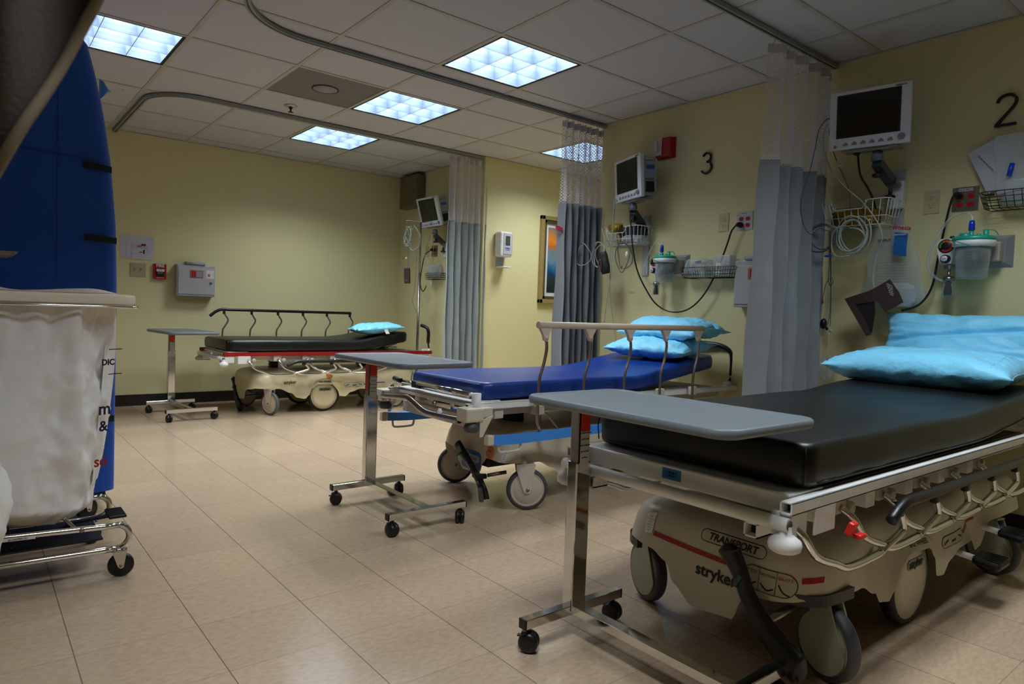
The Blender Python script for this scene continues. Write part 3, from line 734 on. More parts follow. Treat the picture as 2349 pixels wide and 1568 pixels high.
    def rail_down(s, xs, xt, xe, y, zt_=.470, post=PM, barm=RB):
        e = bpy.data.objects.new('folded_side_guard', None); C.objects.link(e); e.parent = t; e.location = (0, s*y, 0); e.empty_display_size = .03
        bm = NB(); tube(bm, spline([(xt, s*.03, zt_-.036), (xt+.05, s*.03, zt_-.012), (xt+.10, s*.03, zt_), (xt+.17, s*.03, zt_), ], 4)+[Vector((xe, s*.03, zt_-.004))], .0145, 14); obj('grip_bar', bm, barm, e)
        for x in xs:
            bm = NB(); tube(bm, spline([(x, -s*.03, .478), (x+.01, 0, .455), (x+.05, s*.012, .405), (x+.13, s*.02, .374), (x+.20, s*.022, .352), (x+.36, s*.022, .352), (x+.385, s*.024, .362), (x+.47, s*.026, .383), (x+.50, s*.026, .400), (x+.455, s*.03, zt_-.01)], 4), .0098, 10); obj('post', bm, post, e)
            bm = NB(); box(bm, (x+.455, s*.03, zt_-.018), (.03, .02, .03), .005); obj('hinge', bm, barm, e)
            bm = NB(); box(bm, (x+.0, -s*.035, .487), (.06, .012, .05), .004); lathe(bm, [(0, -.012), (.019, -.012), (.019, .012), (0, .012)], (x+.05, -s*.035, .470), 'Y', 8); obj('pivot', bm, BEIGE_M, e)
    if S1:
        rail_down(-1, [.04, .29, .54, .79, 1.04, 1.29], .45, 1.95, .372); rail_down(1, [.14, .39, .64, .89, 1.14, 1.39], .56, 1.95, .385)
    elif S3:
        rail_up(1, [.20+.245*k for k in range(6)], .085, 1.44, .375, z=.878)
        rail_down(-1, [.19, .44, .69, .94], .50, 1.55, .385, zt_=.462, post=CHROME)
    else:
        rail_up(-1, [.395+.294*k for k in range(5)], None, 1.61, .402, z=.892, rb=.0165)
        for s in (-1, 1):
            e = bpy.data.objects.new('lower_guard', None); C.objects.link(e); e.parent = t; e.location = (0, s*.395, 0); e.empty_display_size = .03
            x_ = .075 if s < 0 else -.02
            bm = NB(); tube(bm, spline([(x_+.035, 0, .378), (x_+.15, 0, .372), (x_+.28, 0, .372), (x_+.6, 0, .375), (x_+1.05, 0, .378)], 4), .02, sq=(.030, .042)); bmesh.ops.bevel(bm, geom=bm.edges[:], offset=.003, segments=1, affect='EDGES') if False else None
            obj('blue_strip', bm, BLUEBAR, e)
            bm = NB(); box(bm, (x_+.018, 0, .379), (.036, .033, .046), .006); obj('end_cap', bm, CREAM, e)
            bm = NB(); tube(bm, spline([(x_+.07, 0, .36), (x_+.075, 0, .325), (x_+.10, 0, .318), (x_+.17, 0, .318), (x_+.195, 0, .325), (x_+.20, 0, .36)], 4), .006, 8); obj('handle_loop', bm, BEIGE_M, e)
            for xx in (x_+.45, x_+.9):
                bm = NB(); tube(bm, [(xx, 0, .38), (xx-.05, -s*.06, .47)], .006, sq=(.022, .006)); obj('swing_arm', bm, DSTEEL, e)
    if S1:
        for xx, yy, zz in ((1.30, -.40, .150), (1.56, -.40, .195)):
            bm = NB(); box(bm, (xx, yy, zz), (.115, .085, .026), .010, rot3(x=6))
            for k in range(6): box(bm, (xx-.045+.018*k, yy, zz+.014), (.006, .08, .004), .001)
            obj('side_pedal', bm, BLACK, t)
            bm = NB(); tube(bm, [(xx-.02, yy+.03, zz), (xx-.03, -.20, zz+.02)], .011, 10); obj('pedal_rod', bm, PAINT, t)
    # head end push handles
    if not S1:
        hx = {2: 2.08, 3: 1.93}[kind]
        ys = [.33, -.33] if S2 else [.345]
        for y in ([-.28] if S2 else [.0]):
            bm = NB()
            if S2: P = [(hx-.02, -.30, .56), (hx+.0, -.30, .60), (hx, -.30, .71), (hx-.01, -.28, .755), (hx-.03, -.20, .785), (hx-.05, -.05, .79)]
            else: P = [(hx+.01, -.34, .56), (hx, -.34, .62), (hx, -.34, .72), (hx-.01, -.32, .765), (hx-.03, -.25, .785)]
            tube(bm, spline(P, 5), [.008]*5+[.0165]*(len(spline(P, 5))-5), 12); obj('push_handle', bm, BLACK, t)
            bm = NB(); tube(bm, [P[0], (P[0][0]-.01, P[0][1], .50)], .009, 10); box(bm, (hx-.04, P[0][1], .525), (.05, .035, .06), .005); obj('handle_mount', bm, PAINT, t)
        bm = NB(); 
        for s in (-1, 1): tube(bm, [(1.15, s*.2, .535), (mx1-.05, s*.2, .535+.155*(mx1-1.25))], .012, sq=(.03, .016))
        tube(bm, [(1.5, 0, .50), (1.75, 0, .60)], .018, 12)
        obj('backrest_frame', bm, STEEL, t)
    return t
b1 = stretcher('black mattress stretcher nearest the camera at right, stone coloured base', -1.335, -1.12, 1)
b2 = stretcher('royal blue mattress stretcher in the middle with raised beige side guard', -1.078, .50, 2)
b3 = stretcher('black mattress stretcher with red side rails in front of the far wall', -1.168, 3.78, 3)
# markings on the foot face of the near stretcher
GR = mat('green_print', (.10, .42, .28), .6)
def face_strip(par, name, pts, m, x, w=.004, th=.0012):
    bm = NB(); tube(bm, [(x(y, z) if callable(x) else x, y, z) for y, z in pts], .001, sq=(.002, w)); return obj(name, bm, m, par)
def snap(o, par, tgt='base_shroud', dist=.003, d=(1, 0, 0)):
    "lay a flat marking on the shroud by casting each vertex onto it"
    h = next(c for c in par.children if c.name.startswith(tgt)); from mathutils.bvhtree import BVHTree
    key = h.name
    if key not in BV:
        m_ = h.data; BV[key] = BVHTree.FromPolygons([v.co[:] for v in m_.vertices], [p.vertices[:] for p in m_.polygons])
    dv = Vector(d); M = o.matrix_basis.copy(); Mi = M.inverted()
    for v in o.data.vertices:
        p = M @ v.co; hit = BV[key].ray_cast(p-dv*.6, dv, 1.2)
        if hit[0] is None: hit = BV[key].find_nearest(p-p.dot(dv)*dv+dv*.25)
        v.co = Mi @ (hit[0]-dv*dist)
BV = {}
def mark(par, name, outline, m, dist=.0015, d=(1, 0, 0), holes=None):
    bm = NB()
    for o_ in (outline if isinstance(outline[0][0], (tuple, list)) else [outline]):
        # outline in (y,z) for d=+x, (x,z) for d=+y
        vs = [bm.verts.new((0, a, b) if abs(d[0]) > .5 else (a, 0, b)) for a, b in o_]; bm.faces.new(vs)
    bmesh.ops.triangulate(bm, faces=bm.faces[:]); bmesh.ops.subdivide_edges(bm, edges=bm.edges[:], cuts=3, use_grid_fill=True)
    o = obj(name, bm, m, par, fix=False); snap(o, par, dist=dist, d=d); return o
def band(pts, w, n=6):
    P = spline([(p[0], p[1], 0) for p in pts], n) if len(pts) > 2 else [Vector((pts[0][0]+(pts[1][0]-pts[0][0])*k/n, pts[0][1]+(pts[1][1]-pts[0][1])*k/n, 0)) for k in range(n+1)]
    out = []
    for i in range(len(P)-1):
        a, b = P[i], P[i+1]; t_ = (P[min(i+1, len(P)-1)]-P[max(i-1, 0)]).normalized(); t2 = (P[min(i+2, len(P)-1)]-P[i]).normalized()
        n1 = Vector((-t_.y, t_.x, 0))*w/2; n2 = Vector((-t2.y, t2.x, 0))*w/2
        out.append([(q.x, q.y) for q in (a-n1, b-n2, b+n2, a+n1)])
    return out
def ringband(w, h, r, t_, cx, cy):
    A = rrect(w, h, r, 5, cx, cy); B = rrect(w-2*t_, h-2*t_, r-t_, 5, cx, cy); n = len(A)
    return [[A[i], A[(i+1) % n], B[(i+1) % n], B[i]] for i in range(n)]
def sh(name, s, size, m, par, y, z, rot=(90, 0, -90), d=(1, 0, 0), **k):
    o = text(name, s, size, m, par, ((0, y, z) if abs(d[0]) > .5 else (y, 0, z)), rot, ext=0, **k); snap(o, par, dist=.0022, d=d); return o
mark(b1, 'red_stripe', band([(.175, .286), (.03, .276), (-.128, .272)], .014, 10), REDPRINT, .0022)
mark(b1, 'red_stripe', band([(-.282, .280), (-.314, .284)], .014, 4), REDPRINT, .0025)
mark(b1, 'label_outline', ringband(.205, .034, .016, .002, -.09, .328), PRINT)
sh('lettering', 'TRANSPORT', .027, PRINT, b1, -.09, .328, bold=.0008, shear=.15)
sh('lettering', 'stryker', .046, PRINT, b1, -.050, .228, bold=.0012)
mark(b1, 'brake_diagram_panel', [rrect(.145, .062, .030, 6, -.205, .262)], mat('cream_print', (.72, .70, .62), .5), .0018)
mark(b1, 'brake_diagram', ringband(.145, .062, .030, .002, -.205, .262)+band([(-.182, .232), (-.182, .292)], .0015)+band([(-.229, .232), (-.229, .292)], .0015)+band([(-.146, .252), (-.158, .243), (-.174, .252)], .004)+band([(-.188, .253), (-.206, .240), (-.224, .247)], .004)+band([(-.235, .262), (-.247, .245), (-.263, .238)], .004), PRINT, .0022)
sh('lettering', 'STEER', .012, GR, b1, -.160, .277); sh('lettering', 'NEUTRAL', .010, PRINT, b1, -.206, .277); sh('lettering', 'BRAKE', .012, REDPRINT, b1, -.25, .277)
mark(b1, 'service_label', [[(.212, .338), (.178, .345), (.180, .284), (.208, .280)]], mat('bright_label', (.93, .93, .92), .6), .004)
for k in range(6):
    o = sh('print', ['III IIII', 'S/N 0418', 'II IIII I', 'III II II', 'I III III', 'IIII'][k], .007, PRINT, b1, .194, .331-.008*k); o.location.x -= .004
bm = NB(); prism(bm, rrect(.062, .030, .002, 2), .001, 'YZ'); o = obj('blue_sticker', bm, mat('blue_sticker', (.12, .42, .70), .5), b1); o.location = (.0405, .0, .523)
text('print', 'T III IIII II', .009, PRINT, b1, (.0400, 0, .527), (90, 0, -90)); text('print', 'IIIII III IIII', .006, PRINT, b1, (.0400, 0, .518), (90, 0, -90))
bm = NB(); box(bm, (.225, -.400, .452), (.028, .016, .034), .004, rot3(x=20)); box(bm, (.250, -.410, .432), (.035, .02, .012), .004); obj('red_latch', bm, mat('bright_red_plastic', (.85, .08, .06), .4), b1, label='bright red release latch')
# side lettering
for bb in (b1, b3):
    wx = .89
    sh('lettering', 'BIG WHEEL', .022, PRINT, bb, wx, .268, (90, 0, 0), (0, 1, 0), bold=.0004)
    mark(bb, 'arch_line', band([(wx-.085, .262), (wx-.05, .285), (wx, .295), (wx+.05, .285), (wx+.085, .262)], .002), PRINT, .0016, (0, 1, 0))
    sh('lettering', 'stryker', .042, PRINT, bb, .58, .27 if bb is b3 else .285, (90, 0, 0), (0, 1, 0), bold=.0008)
    mark(bb, 'side_stripe', band([(1.20, .228), (1.50, .238)], .010), REDPRINT if bb is b1 else mat('blue_print', (.10, .28, .70), .5), .0012, (0, 1, 0))
    mark(bb, 'pictogram_panel', [rrect(.20, .040, .018, 5, 1.17, .232)], mat('cream_print', (.72, .70, .62), .5), .0016, (0, 1, 0))
    mark(bb, 'pictogram', ringband(.20, .040, .018, .0018, 1.17, .232)+band([(1.085, .225), (1.12, .236)], .006)+band([(1.15, .226), (1.19, .228)], .008)+band([(1.215, .236), (1.25, .226)], .006), PRINT, .002, (0, 1, 0))
def sun(bm, cx, cy, r):
    pass
p_ = [(.0+(.030 if k % 2 else .024)*math.cos(k*math.pi/16), (.030 if k % 2 else .024)*math.sin(k*math.pi/16)) for k in range(32)]
GOLDL = mat('amber_label', (.80, .45, .08), .5)
mark(b3, 'round_sticker', [[(.93+a, .318+b) for a, b in p_]], GOLDL, .0016, (0, 1, 0))
mark(b2, 'round_sticker', [[(-.15+a*1.1, .257+b*1.1) for a, b in p_]], GOLDL); sh('print', '07 PM', .011, PRINT, b2, -.15, .265)
mark(b2, 'service_label', [[(-.238, .29), (-.262, .288), (-.258, .232), (-.236, .234)]], LABELW)
for k in range(5): sh('print', ['S/N 70', 'III IIII', 'II III I', 'I IIII', 'III II'][k], .008, PRINT, b2, -.249, .283-.010*k)
mark(b2, 'asset_tag', [[(-.22, .232), (-.262, .228), (-.262, .215), (-.22, .219)]], LABELW); sh('print', 'IIIIIII', .010, PRINT, b2, -.241, .223)
BL = mat('shroud_blue', (.16, .40, .72), .4)
mark(b2, 'blue_panel', [rrect(.165, .095, .03, 5, .005, .195)], BL); mark(b2, 'name_panel', [rrect(.10, .035, .012, 5, -.015, .205)], mat('cream_print', (.72, .70, .62), .5), .002); sh('lettering', 'Zoom', .024, PRINT, b2, -.015, .205, shear=.2)
mark(b3, 'blue_stripe', band([(.10, .285), (-.08, .275)], .010), mat('blue_print', (.10, .28, .70), .5)) if False else None

# ================================================================ PILLOWS
PIL = mat('sky_blue_pillow', (.50, .84, .98), .5, bump=(26, .5, .010), sheen=.15, var=(12, .03))
def pillow(label, loc, L, W, Hh, rz=0, rx=0, ry=0, bend=0, seed=0, tagg=False, droop=None, crease=0):
    t = root('pillow', label, 'pillow', loc, 0, 'pale blue pillows on the stretchers'); t.rotation_euler = tuple(math.radians(a) for a in (rx, ry, rz))
    bm = NB(); n, m_ = 56, 40
    def P(u, v, s):
        a, b = 2*u-1, 2*v-1
        th = (max(0, 1-abs(a)**3.6)**.60)*(max(0, 1-abs(b)**3.4)**.60)
        x = a*L/2*(1-.07*(1-abs(b)**2)**1*abs(a)); y = b*W/2*(1-.09*(1-abs(a)**2)*abs(b))
        q = Vector((x*9+seed, y*9, s*2.0)); e = 1-th
        wr = .014*noise.noise(q)-.014*abs(noise.noise(q*1.9+Vector((3, 0, 0))))-.006*abs(noise.noise(q*4.3))+.012*e*noise.noise(Vector((a*14+seed, b*14, 5*s)))
        rad = math.atan2(b, a); wr += .0035*e*math.sin(rad*26+seed)*(th > .02)
        ck = crease*math.exp(-((a-.15+.3*b)/.09)**2)*max(0, s)
        z = s*(Hh/2*th+(wr-ck)*min(1, th*4))
        z += bend*(a*a)*(1 if not droop else 1)
        if droop: z += droop*a
        return Vector((x, y, z))
    for s in (1, -1): sheet(bm, n, m_, lambda u, v: P(u, v, s))
    bmesh.ops.remove_doubles(bm, verts=bm.verts, dist=.0004)
    obj('cover', bm, PIL, t, smooth=True)
    bm = NB(); tube(bm, [P(k/30, 0, 1)+Vector((0, .0, 0)) for k in range(31)], .0018, 5); tube(bm, [P(k/30, .10, 1)*1.0+Vector((0, 0, .0005)) for k in range(2, 29)], .0012, 4); obj('seam', bm, PIL, t)
    if tagg:
        bm = NB(); sheet(bm, 4, 6, lambda u, v: Vector((L*.05+.035*u+.012*v, -W/2+.02-.02*v, .0-.052*v+.004*math.sin(9*v)))); obj('care_tag', bm, LABELW, t)
    return t
pillow('blue pillow on the far stretcher, with a white care tag', (.27, 3.60, .748), .46, .36, .105, rz=-8, ry=-5, seed=3, tagg=True)
pillow('lower of two stacked blue pillows on the royal blue stretcher', (.565, .44, .768), .37, .60, .135, rz=4, ry=-7, seed=9)
pillow('upper folded blue pillow on top of the stack on the royal blue stretcher', (.66, .42, .888), .37, .62, .140, rz=-3, ry=-4, bend=-.03, seed=21, crease=.02)

# ================================================================ WALL FITTINGS
def on(wall, al, z):
    "origin on a wall: R = head wall (faces -X), F = far wall, P = passage wall (face -Y)"
    return {'R': ((WX, al, z), -90), 'F': ((al, FY, z), 0), 'P': ((al, PY, z), 0)}[wall]
def wroot(name, label, cat, wall, al, z, group=None, off=0):
    l, r = on(wall, al, z); l = Vector(l)+(Vector((-off, 0, 0)) if wall == 'R' else Vector((0, -off, 0)))
    return root(name, label, cat, l, r, group)
def plate(bm, w, h, d, bev=.002, cx=0, cz=0, y=0): box(bm, (cx, y-d/2, cz), (w, d, h), bev)
def slots(par, m, cx, cz, y, s=1):
    "duplex receptacle face with slots"
    for dz in (-.021*s, .021*s):
        bm = NB(); pr = [(cx+.0165*s*math.cos(a), cz+dz+max(-.0125, min(.0125, .0165*math.sin(a)))*s) for a in [2*math.pi*k/20 for k in range(20)]]
        prism(bm, pr, -.002, 'XZ', y); o = obj('receptacle', bm, m, par)
        bm = NB()
        for dx, h in ((-.006, .008), (.006, .0065)): box(bm, (cx+dx*s, y-.0022, cz+dz+.003*s), (.0018, .0008, h*s))
        lathe(bm, [(0, -.0026), (.0022, -.0026), (.0022, -.002)], (cx, y, cz+dz-.0065*s), 'Y', 8)
        obj('slots', bm, BLACK, o)
def duplex(label, al, z, w=.072, h=.115):
    t = wroot('power_outlet', label, 'outlet', 'R', al, z, 'ivory wall outlets beside the steel outlet plates')
    bm = NB(); plate(bm, w, h, .005); obj('cover_plate', bm, IVORY, t); slots(t, IVORY, 0, 0, -.005)
    return t
def quad_outlet(label, al, z, w=.112, h=.115, plug=True, txt='', tm=STEEL, wall='R'):
    t = wroot('emergency_outlet', label, 'outlet', wall, al, z, 'four-gang red outlet plates')
    bm = NB(); plate(bm, w, h, .005, .0015); obj('cover_plate', bm, tm, t)
    RO = mat('emergency_red_plastic', (.66, .06, .07), .4)
    for cx in (-.023, .023): slots(t, RO, cx, -.008, -.005, .95)
    if txt:
        bm = NB(); plate(bm, .062, .013, .001, 0, 0, .044, -.005); o = obj('paper_label', bm, LABELW, t); text('print', txt, .009, PRINT, o, (0, -.0065, .044))
    return t
STEELP = mat('stainless_plate', (.55, .54, .52), .32, .9, bump=(60, .05))
duplex('ivory power outlet under the number 3, left of the pale four-gang outlet', .300, 1.566)
duplex('ivory power outlet right of the nearest monitor, left of steel outlet', -.897, 1.573)
duplex('tiny distant ivory outlet behind the drip stand', 3.872, 1.548, .066, .11)
quad_outlet('white plate with four red sockets and a black plug, right of ivory outlet', .150, 1.566, txt='PNL EQSW 3', tm=mat('pale_plate', (.70, .70, .72), .4))
quad_outlet('steel plate with four red sockets and a black plug, beneath number 2', -1.045, 1.573, txt='PNL EL BRKR 4', tm=STEELP)
quad_outlet('distant red socket plate partly behind the grey-green curtain', 3.732, 1.550, txt='')

# numbers
for n_, lab, y, z, s in (('3', 'black raised number 3 on the yellow wall', .447, 1.961, .180), ('2', 'black raised number 2 on the yellow wall at upper right', -1.190, 1.965, .190)):
    t = wroot('wall_number', lab, 'number', 'R', y, z, None)
    bm = NB(); k = s/.18
    if n_ == '3':
        P = [(-.030, .050), (-.014, .064), (.006, .066), (.026, .054), (.031, .036), (.022, .018), (.002, .009), (.024, .004), (.036, -.012), (.036, -.036), (.022, -.056), (.0, -.064), (-.022, -.058), (-.036, -.044)]
        tube(bm, spline([(a*k*.98, -.010, b*k) for a, b in P[:7]], 5), .0065*k, sq=(.011*k, .011)); tube(bm, spline([(a*k*.98, -.010, b*k) for a, b in P[6:]], 5), .0065*k, sq=(.011*k, .011))
    else:
        P = [(-.034, .038), (-.026, .056), (-.008, .066), (.014, .066), (.033, .052), (.036, .034), (.026, .012), (-.006, -.026), (-.036, -.062)]
        tube(bm, spline([(a*k, -.010, b*k) for a, b in P], 5), .0065*k, sq=(.011*k, .011)); tube(bm, [(-.040*k, -.010, -.0625*k), (.040*k, -.010, -.0625*k)], .0065*k, sq=(.011*k, .011))
    obj('numeral', bm, mat('matt_black', (.03, .03, .035), .5), t)

# fire strobe
t = wroot('fire_strobe', 'red fire alarm strobe box left of the number 3', 'fire alarm', 'R', .80, 2.112)
bm = NB(); plate(bm, .125, .130, .055, .003, .022, 0); obj('housing', bm, mat('fire_red', (.66, .06, .06), .4), t)
bm = NB(); plate(bm, .150, .140, .012, .002, .018, 0, 0); obj('back_box', bm, mat('fire_red', (.66, .06, .06), .4), t)
bm = NB(); plate(bm, .052, .115, .012, .003, -.008, .004, -.055); obj('strobe_base', bm, mat('strobe_white', (.80, .76, .74), .4), t)
bm = NB(); plate(bm, .026, .080, .018, .008, -.018, .006, -.066); obj('strobe_lens', bm, film('strobe_glass', (.9, .9, .9), .45, .1), t)
for k, ch in enumerate('FIRE'): text('lettering', ch, .016, REDPRINT, t, (.010, -.0675, .038-.021*k), bold=.0003)
bm = NB(); 
for a, b in ((.065, .05), (.065, -.04)): lathe(bm, [(0, -.0565), (.003, -.0565), (.003, -.055)], (a, 0, b), 'Y', 8)
obj('screw', bm, STEEL, t)

# pull station, switch plate, floor plan, sharps cabinet on the far wall
t = wroot('fire_pull_station', 'red and white fire alarm pull station on the far wall', 'fire alarm', 'F', -1.430, 1.197)
bm = NB(); plate(bm, .104, .136, .030, .004); obj('body', bm, REDP, t)
bm = NB(); plate(bm, .072, .070, .006, .003, 0, -.008, -.030); obj('pull_panel', bm, BLACK, t); 
bm = NB(); plate(bm, .064, .022, .010, .003, 0, .010, -.036); obj('pull_bar', bm, WHITE, t); text('lettering', 'PULL', .015, PRINT, t, (0, -.0465, .010)); text('lettering', 'FIRE', .036, WHITE, t, (0, -.031, .051), bold=.001); text('lettering', 'ALARM', .014, WHITE, t, (0, -.0365, -.012)); text('lettering', 'PULL DOWN', .010, WHITE, t, (0, -.031, -.056))
t = wroot('light_switch', 'ivory double light switch plate on the far wall beside the blue cart', 'switch', 'F', -1.602, 1.202)
bm = NB(); plate(bm, .124, .120, .006); obj('cover_plate', bm, mat('aged_ivory', (.66, .62, .50), .45), t)
for cx in (-.024, .024):
    bm = NB(); plate(bm, .012, .026, .003, .001, cx, 0, -.006); o = obj('toggle_surround', bm, IVORY, t); bm = NB(); box(bm, (cx, -.014, .004), (.008, .014, .010), .002, rot3(x=25)); obj('toggle', bm, mat('dim_ivory', (.50, .46, .36), .5), o)
t = wroot('floor_plan_sheet', 'white evacuation floor plan sheet taped to the far wall', 'paper', 'F', -1.612, 1.397)
bm = NB(); sheet(bm, 6, 4, lambda u, v: Vector(((u-.5)*.262, -.003-.004*math.sin(u*3)*(v < .3), (v-.5)*.205))); obj('paper', bm, mat('paper_white', (.74, .74, .76), .7), t)
GL = mat('grey_print', (.42, .42, .48), .6); bm = NB()
for x, z, w, h in ((-.085, -.03, .001, .13), (-.045, -.03, .001, .13), (-.065, .035, .04, .001), (-.065, -.093, .04, .001), (.02, .0, .13, .001), (.02, -.06, .13, .001), (.085, -.02, .001, .08), (-.03, -.03, .001, .06), (.0, -.03, .001, .06), (.06, .02, .001, .05), (.03, -.045, .06, .001), (-.01, .02, .05, .001)): box(bm, (x, -.0075, z), (w, .0006, h))
obj('plan_lines', bm, GL, t)
bm = NB(); box(bm, (.02, -.0082, .012), (.035, .0006, .014)); obj('red_note', bm, mat('pink_red_print', (.85, .25, .35), .5), t)
bm = NB()
for x, z, w, h in ((.052, .025, .035, .016), (.055, -.035, .012, .035), (.03, -.04, .02, .006)): box(bm, (x, -.0082, z), (w, .0006, h))
obj('black_blocks', bm, PRINT, t)
SHG = mat('grey_cabinet_plastic', (.66, .65, .65), .45)
def sharps(t, w, h, d):
    bm = NB(); plate(bm, w, h, d, .006, 0, -.015); obj('cabinet_body', bm, SHG, t)
    bm = NB(); plate(bm, w-.012, h-.05, .006, .003, .004, -.022, -d); obj('locking_door', bm, SHG, t)
    bm = NB(); box(bm, (-w*.02, -d*.55, h/2-.002), (w*.52, d*.9, .030), .008); tube(bm, [(-w*.27, -d*1.0, h/2-.004), (w*.22, -d*1.0, h/2-.004)], .012, 10); obj('inlet_flap', bm, mat('grey_flap', (.60, .60, .61), .4), t)
    bm = NB(); plate(bm, w*.34, h*.24, .003, .004, 0, h*.16, -d-.005); o = obj('window_frame', bm, mat('tan_frame', (.62, .40, .33), .5), t)
    bm = NB(); plate(bm, w*.12, h*.19, .002, .001, -w*.075, h*.16, -d-.0075); obj('red_window', bm, REDP, o); bm = NB(); plate(bm, w*.15, h*.19, .002, .001, w*.065, h*.16, -d-.0075); obj('clear_window', bm, mat('grey_window', (.55, .55, .56), .2), o)
    bm = NB(); plate(bm, w*.20, h*.26, .001, 0, w*.36, h*.17, -d-.006); o = obj('warning_label', bm, LABELW, t)
    bm = NB(); lathe(bm, [(0, -.0015), (.014, -.0015), (.014, 0)], (w*.33, -d-.007, h*.15), 'Y', 16); obj('orange_symbol', bm, mat('orange_symbol', (.85, .48, .10), .5), o)
    text('print', 'II III I', .010, PRINT, o, (w*.425, -d-.008, h*.17), (90, 90, 0))
    bm = NB(); lathe(bm, [(0, -.012), (.009, -.012), (.010, 0)], (w*.38, -d-.006, -h*.10), 'Y', 14); obj('lock', bm, STEEL, t)
t = wroot('sharps_cabinet', 'grey locking sharps disposal cabinet with red window on the far wall', 'sharps bin', 'F', -1.145, 1.145); sharps(t, .325, .285, .10)
t = wroot('sharps_cabinet', 'pale sharps disposal cabinet partly hidden behind the nearest light grey curtain', 'sharps bin', 'R', -.003, 1.185); sharps(t, .30, .285, .09)
t = wroot('paper_notice', 'narrow strip of white paper notice beside the nearest curtain', 'paper', 'R', .015, 1.59)
bm = NB(); box(bm, (0, -.003, 0), (.13, .004, .215)); obj('sheet', bm, mat('paper_white', (.74, .74, .76), .7), t)
t = wroot('paper_notice', 'tiny blank white label strip low on wall under the bay 3 basket', 'paper', 'R', 1.045, 1.125)
bm = NB(); box(bm, (0, -.002, 0), (.045, .003, .012)); obj('sheet', bm, mat('cream_strip', (.76, .73, .58), .6), t)
# grey junction box near the corner
t = root('junction_box', 'olive grey steel wall box high in the far corner', 'wall box', (WX, 4.13, 2.19), -90)
bm = NB(); plate(bm, .36, .34, .10, .003, .0, .0); obj('box_body', bm, mat('olive_enamel', (.40, .37, .26), .5), t)
bm = NB(); plate(bm, .35, .33, .004, .002, 0, 0, -.10); obj('box_cover', bm, mat('olive_enamel', (.40, .37, .26), .5), t)
bm = NB(); lathe(bm, [(0, -.008), (.006, -.008), (.007, 0)], (.12, -.104, 0), 'Y', 10); obj('latch', bm, BLACK, t)

# framed picture in the passage
t = root('framed_picture', 'gold framed abstract seascape hanging on the passage wall', 'picture', (2.02, PY, 1.488))
Wp, Hp = .66, .875
bm = NB()
for cx, cz, w, h in ((0, Hp/2-.02, Wp, .04), (0, -Hp/2+.02, Wp, .04), (-Wp/2+.02, 0, .04, Hp), (Wp/2-.02, 0, .04, Hp)): box(bm, (cx, -.02, cz), (w, .04, h), .004)
obj('outer_frame', bm, mat('dull_gold', (.66, .58, .38), .4, .4), t)
bm = NB()
for cx, cz, w, h in ((0, Hp/2-.055, Wp-.08, .034), (0, -Hp/2+.055, Wp-.08, .034), (-Wp/2+.056, 0, .034, Hp-.08), (Wp/2-.056, 0, .034, Hp-.08)): box(bm, (cx, -.015, cz), (w, .028, h), .003)
obj('inner_frame', bm, mat('bronze_frame', (.36, .31, .20), .45, .3), t)
bm = NB(); box(bm, (0, -.006, 0), (Wp-.13, .008, Hp-.13)); obj('white_mount', bm, mat('mount_board', (.80, .81, .84), .8), t)
def sea():
    m = bpy.data.materials.new('abstract_seascape'); m.use_nodes = True; nt = m.node_tree; N = nt.nodes; L = nt.links; b = N['Principled BSDF']
    tc = N.new('ShaderNodeTexCoord'); sp = N.new('ShaderNodeSeparateXYZ'); L.new(tc.outputs['Object'], sp.inputs[0])
    n = N.new('ShaderNodeTexNoise'); n.inputs['Scale'].default_value = 7; n.inputs['Detail'].default_value = 6; L.new(tc.outputs['Object'], n.inputs['Vector'])
    ma = N.new('ShaderNodeMath'); ma.operation = 'MULTIPLY_ADD'; L.new(n.outputs['Fac'], ma.inputs[0]); ma.inputs[1].default_value = .22; L.new(sp.outputs[2], ma.inputs[2])
    mr = N.new('ShaderNodeMapRange'); mr.inputs[1].default_value = -.20; mr.inputs[2].default_value = .44; L.new(ma.outputs[0], mr.inputs[0])
    cr = N.new('ShaderNodeValToRGB'); E = cr.color_ramp.elements
    cols = [(0, (.10, .14, .13)), (.16, (.14, .20, .20)), (.24, (.05, .20, .36)), (.36, (.10, .38, .55)), (.47, (.40, .52, .60)), (.58, (.42, .50, .52)), (.70, (.72, .42, .20)), (.82, (.88, .52, .16)), (.95, (.60, .50, .38))]
    E[0].position = 0; E[0].color = lin(cols[0][1])+(1,); E[1].position = 1; E[1].color = lin((.5, .45, .4))+(1,)
    for p, c_ in cols[1:]: e = E.new(p); e.color = lin(c_)+(1,)
    L.new(mr.outputs[0], cr.inputs[0]); L.new(cr.outputs[0], b.inputs['Base Color']); b.inputs['Roughness'].default_value = .4; return m
bm = NB(); box(bm, (0, -.011, 0), (Wp-.22, .004, Hp-.22)); obj('painting', bm, sea(), t)

# hand sanitiser dispenser
t = root('sanitiser_dispenser', 'white hand sanitiser dispenser with drip tray on the passage wall', 'dispenser', (1.195, PY, 1.585))
bm = NB(); box(bm, (0, -.055, 0), (.145, .10, .235), .018, seg=3); obj('housing', bm, WHITE, t)
bm = NB(); plate(bm, .105, .20, .004, .004, .012, .005, -.105); obj('front_panel', bm, mat('panel_grey', (.70, .71, .73), .35), t)
bm = NB(); plate(bm, .050, .085, .003, .004, .008, .035, -.109); obj('view_window', bm, mat('window_grey', (.28, .29, .28), .2), t)
text('lettering', 'PURELL', .019, mat('sanitiser_blue', (.12, .30, .72), .5), t, (.008, -.110, -.038), bold=.0005); text('lettering', 'ADVANCED', .009, mat('sanitiser_blue', (.12, .30, .72), .5), t, (.008, -.110, -.055))
bm = NB(); plate(bm, .09, .10, .006, .002, 0, -.16); obj('bracket', bm, mat('bracket_grey', (.55, .56, .57), .5), t)
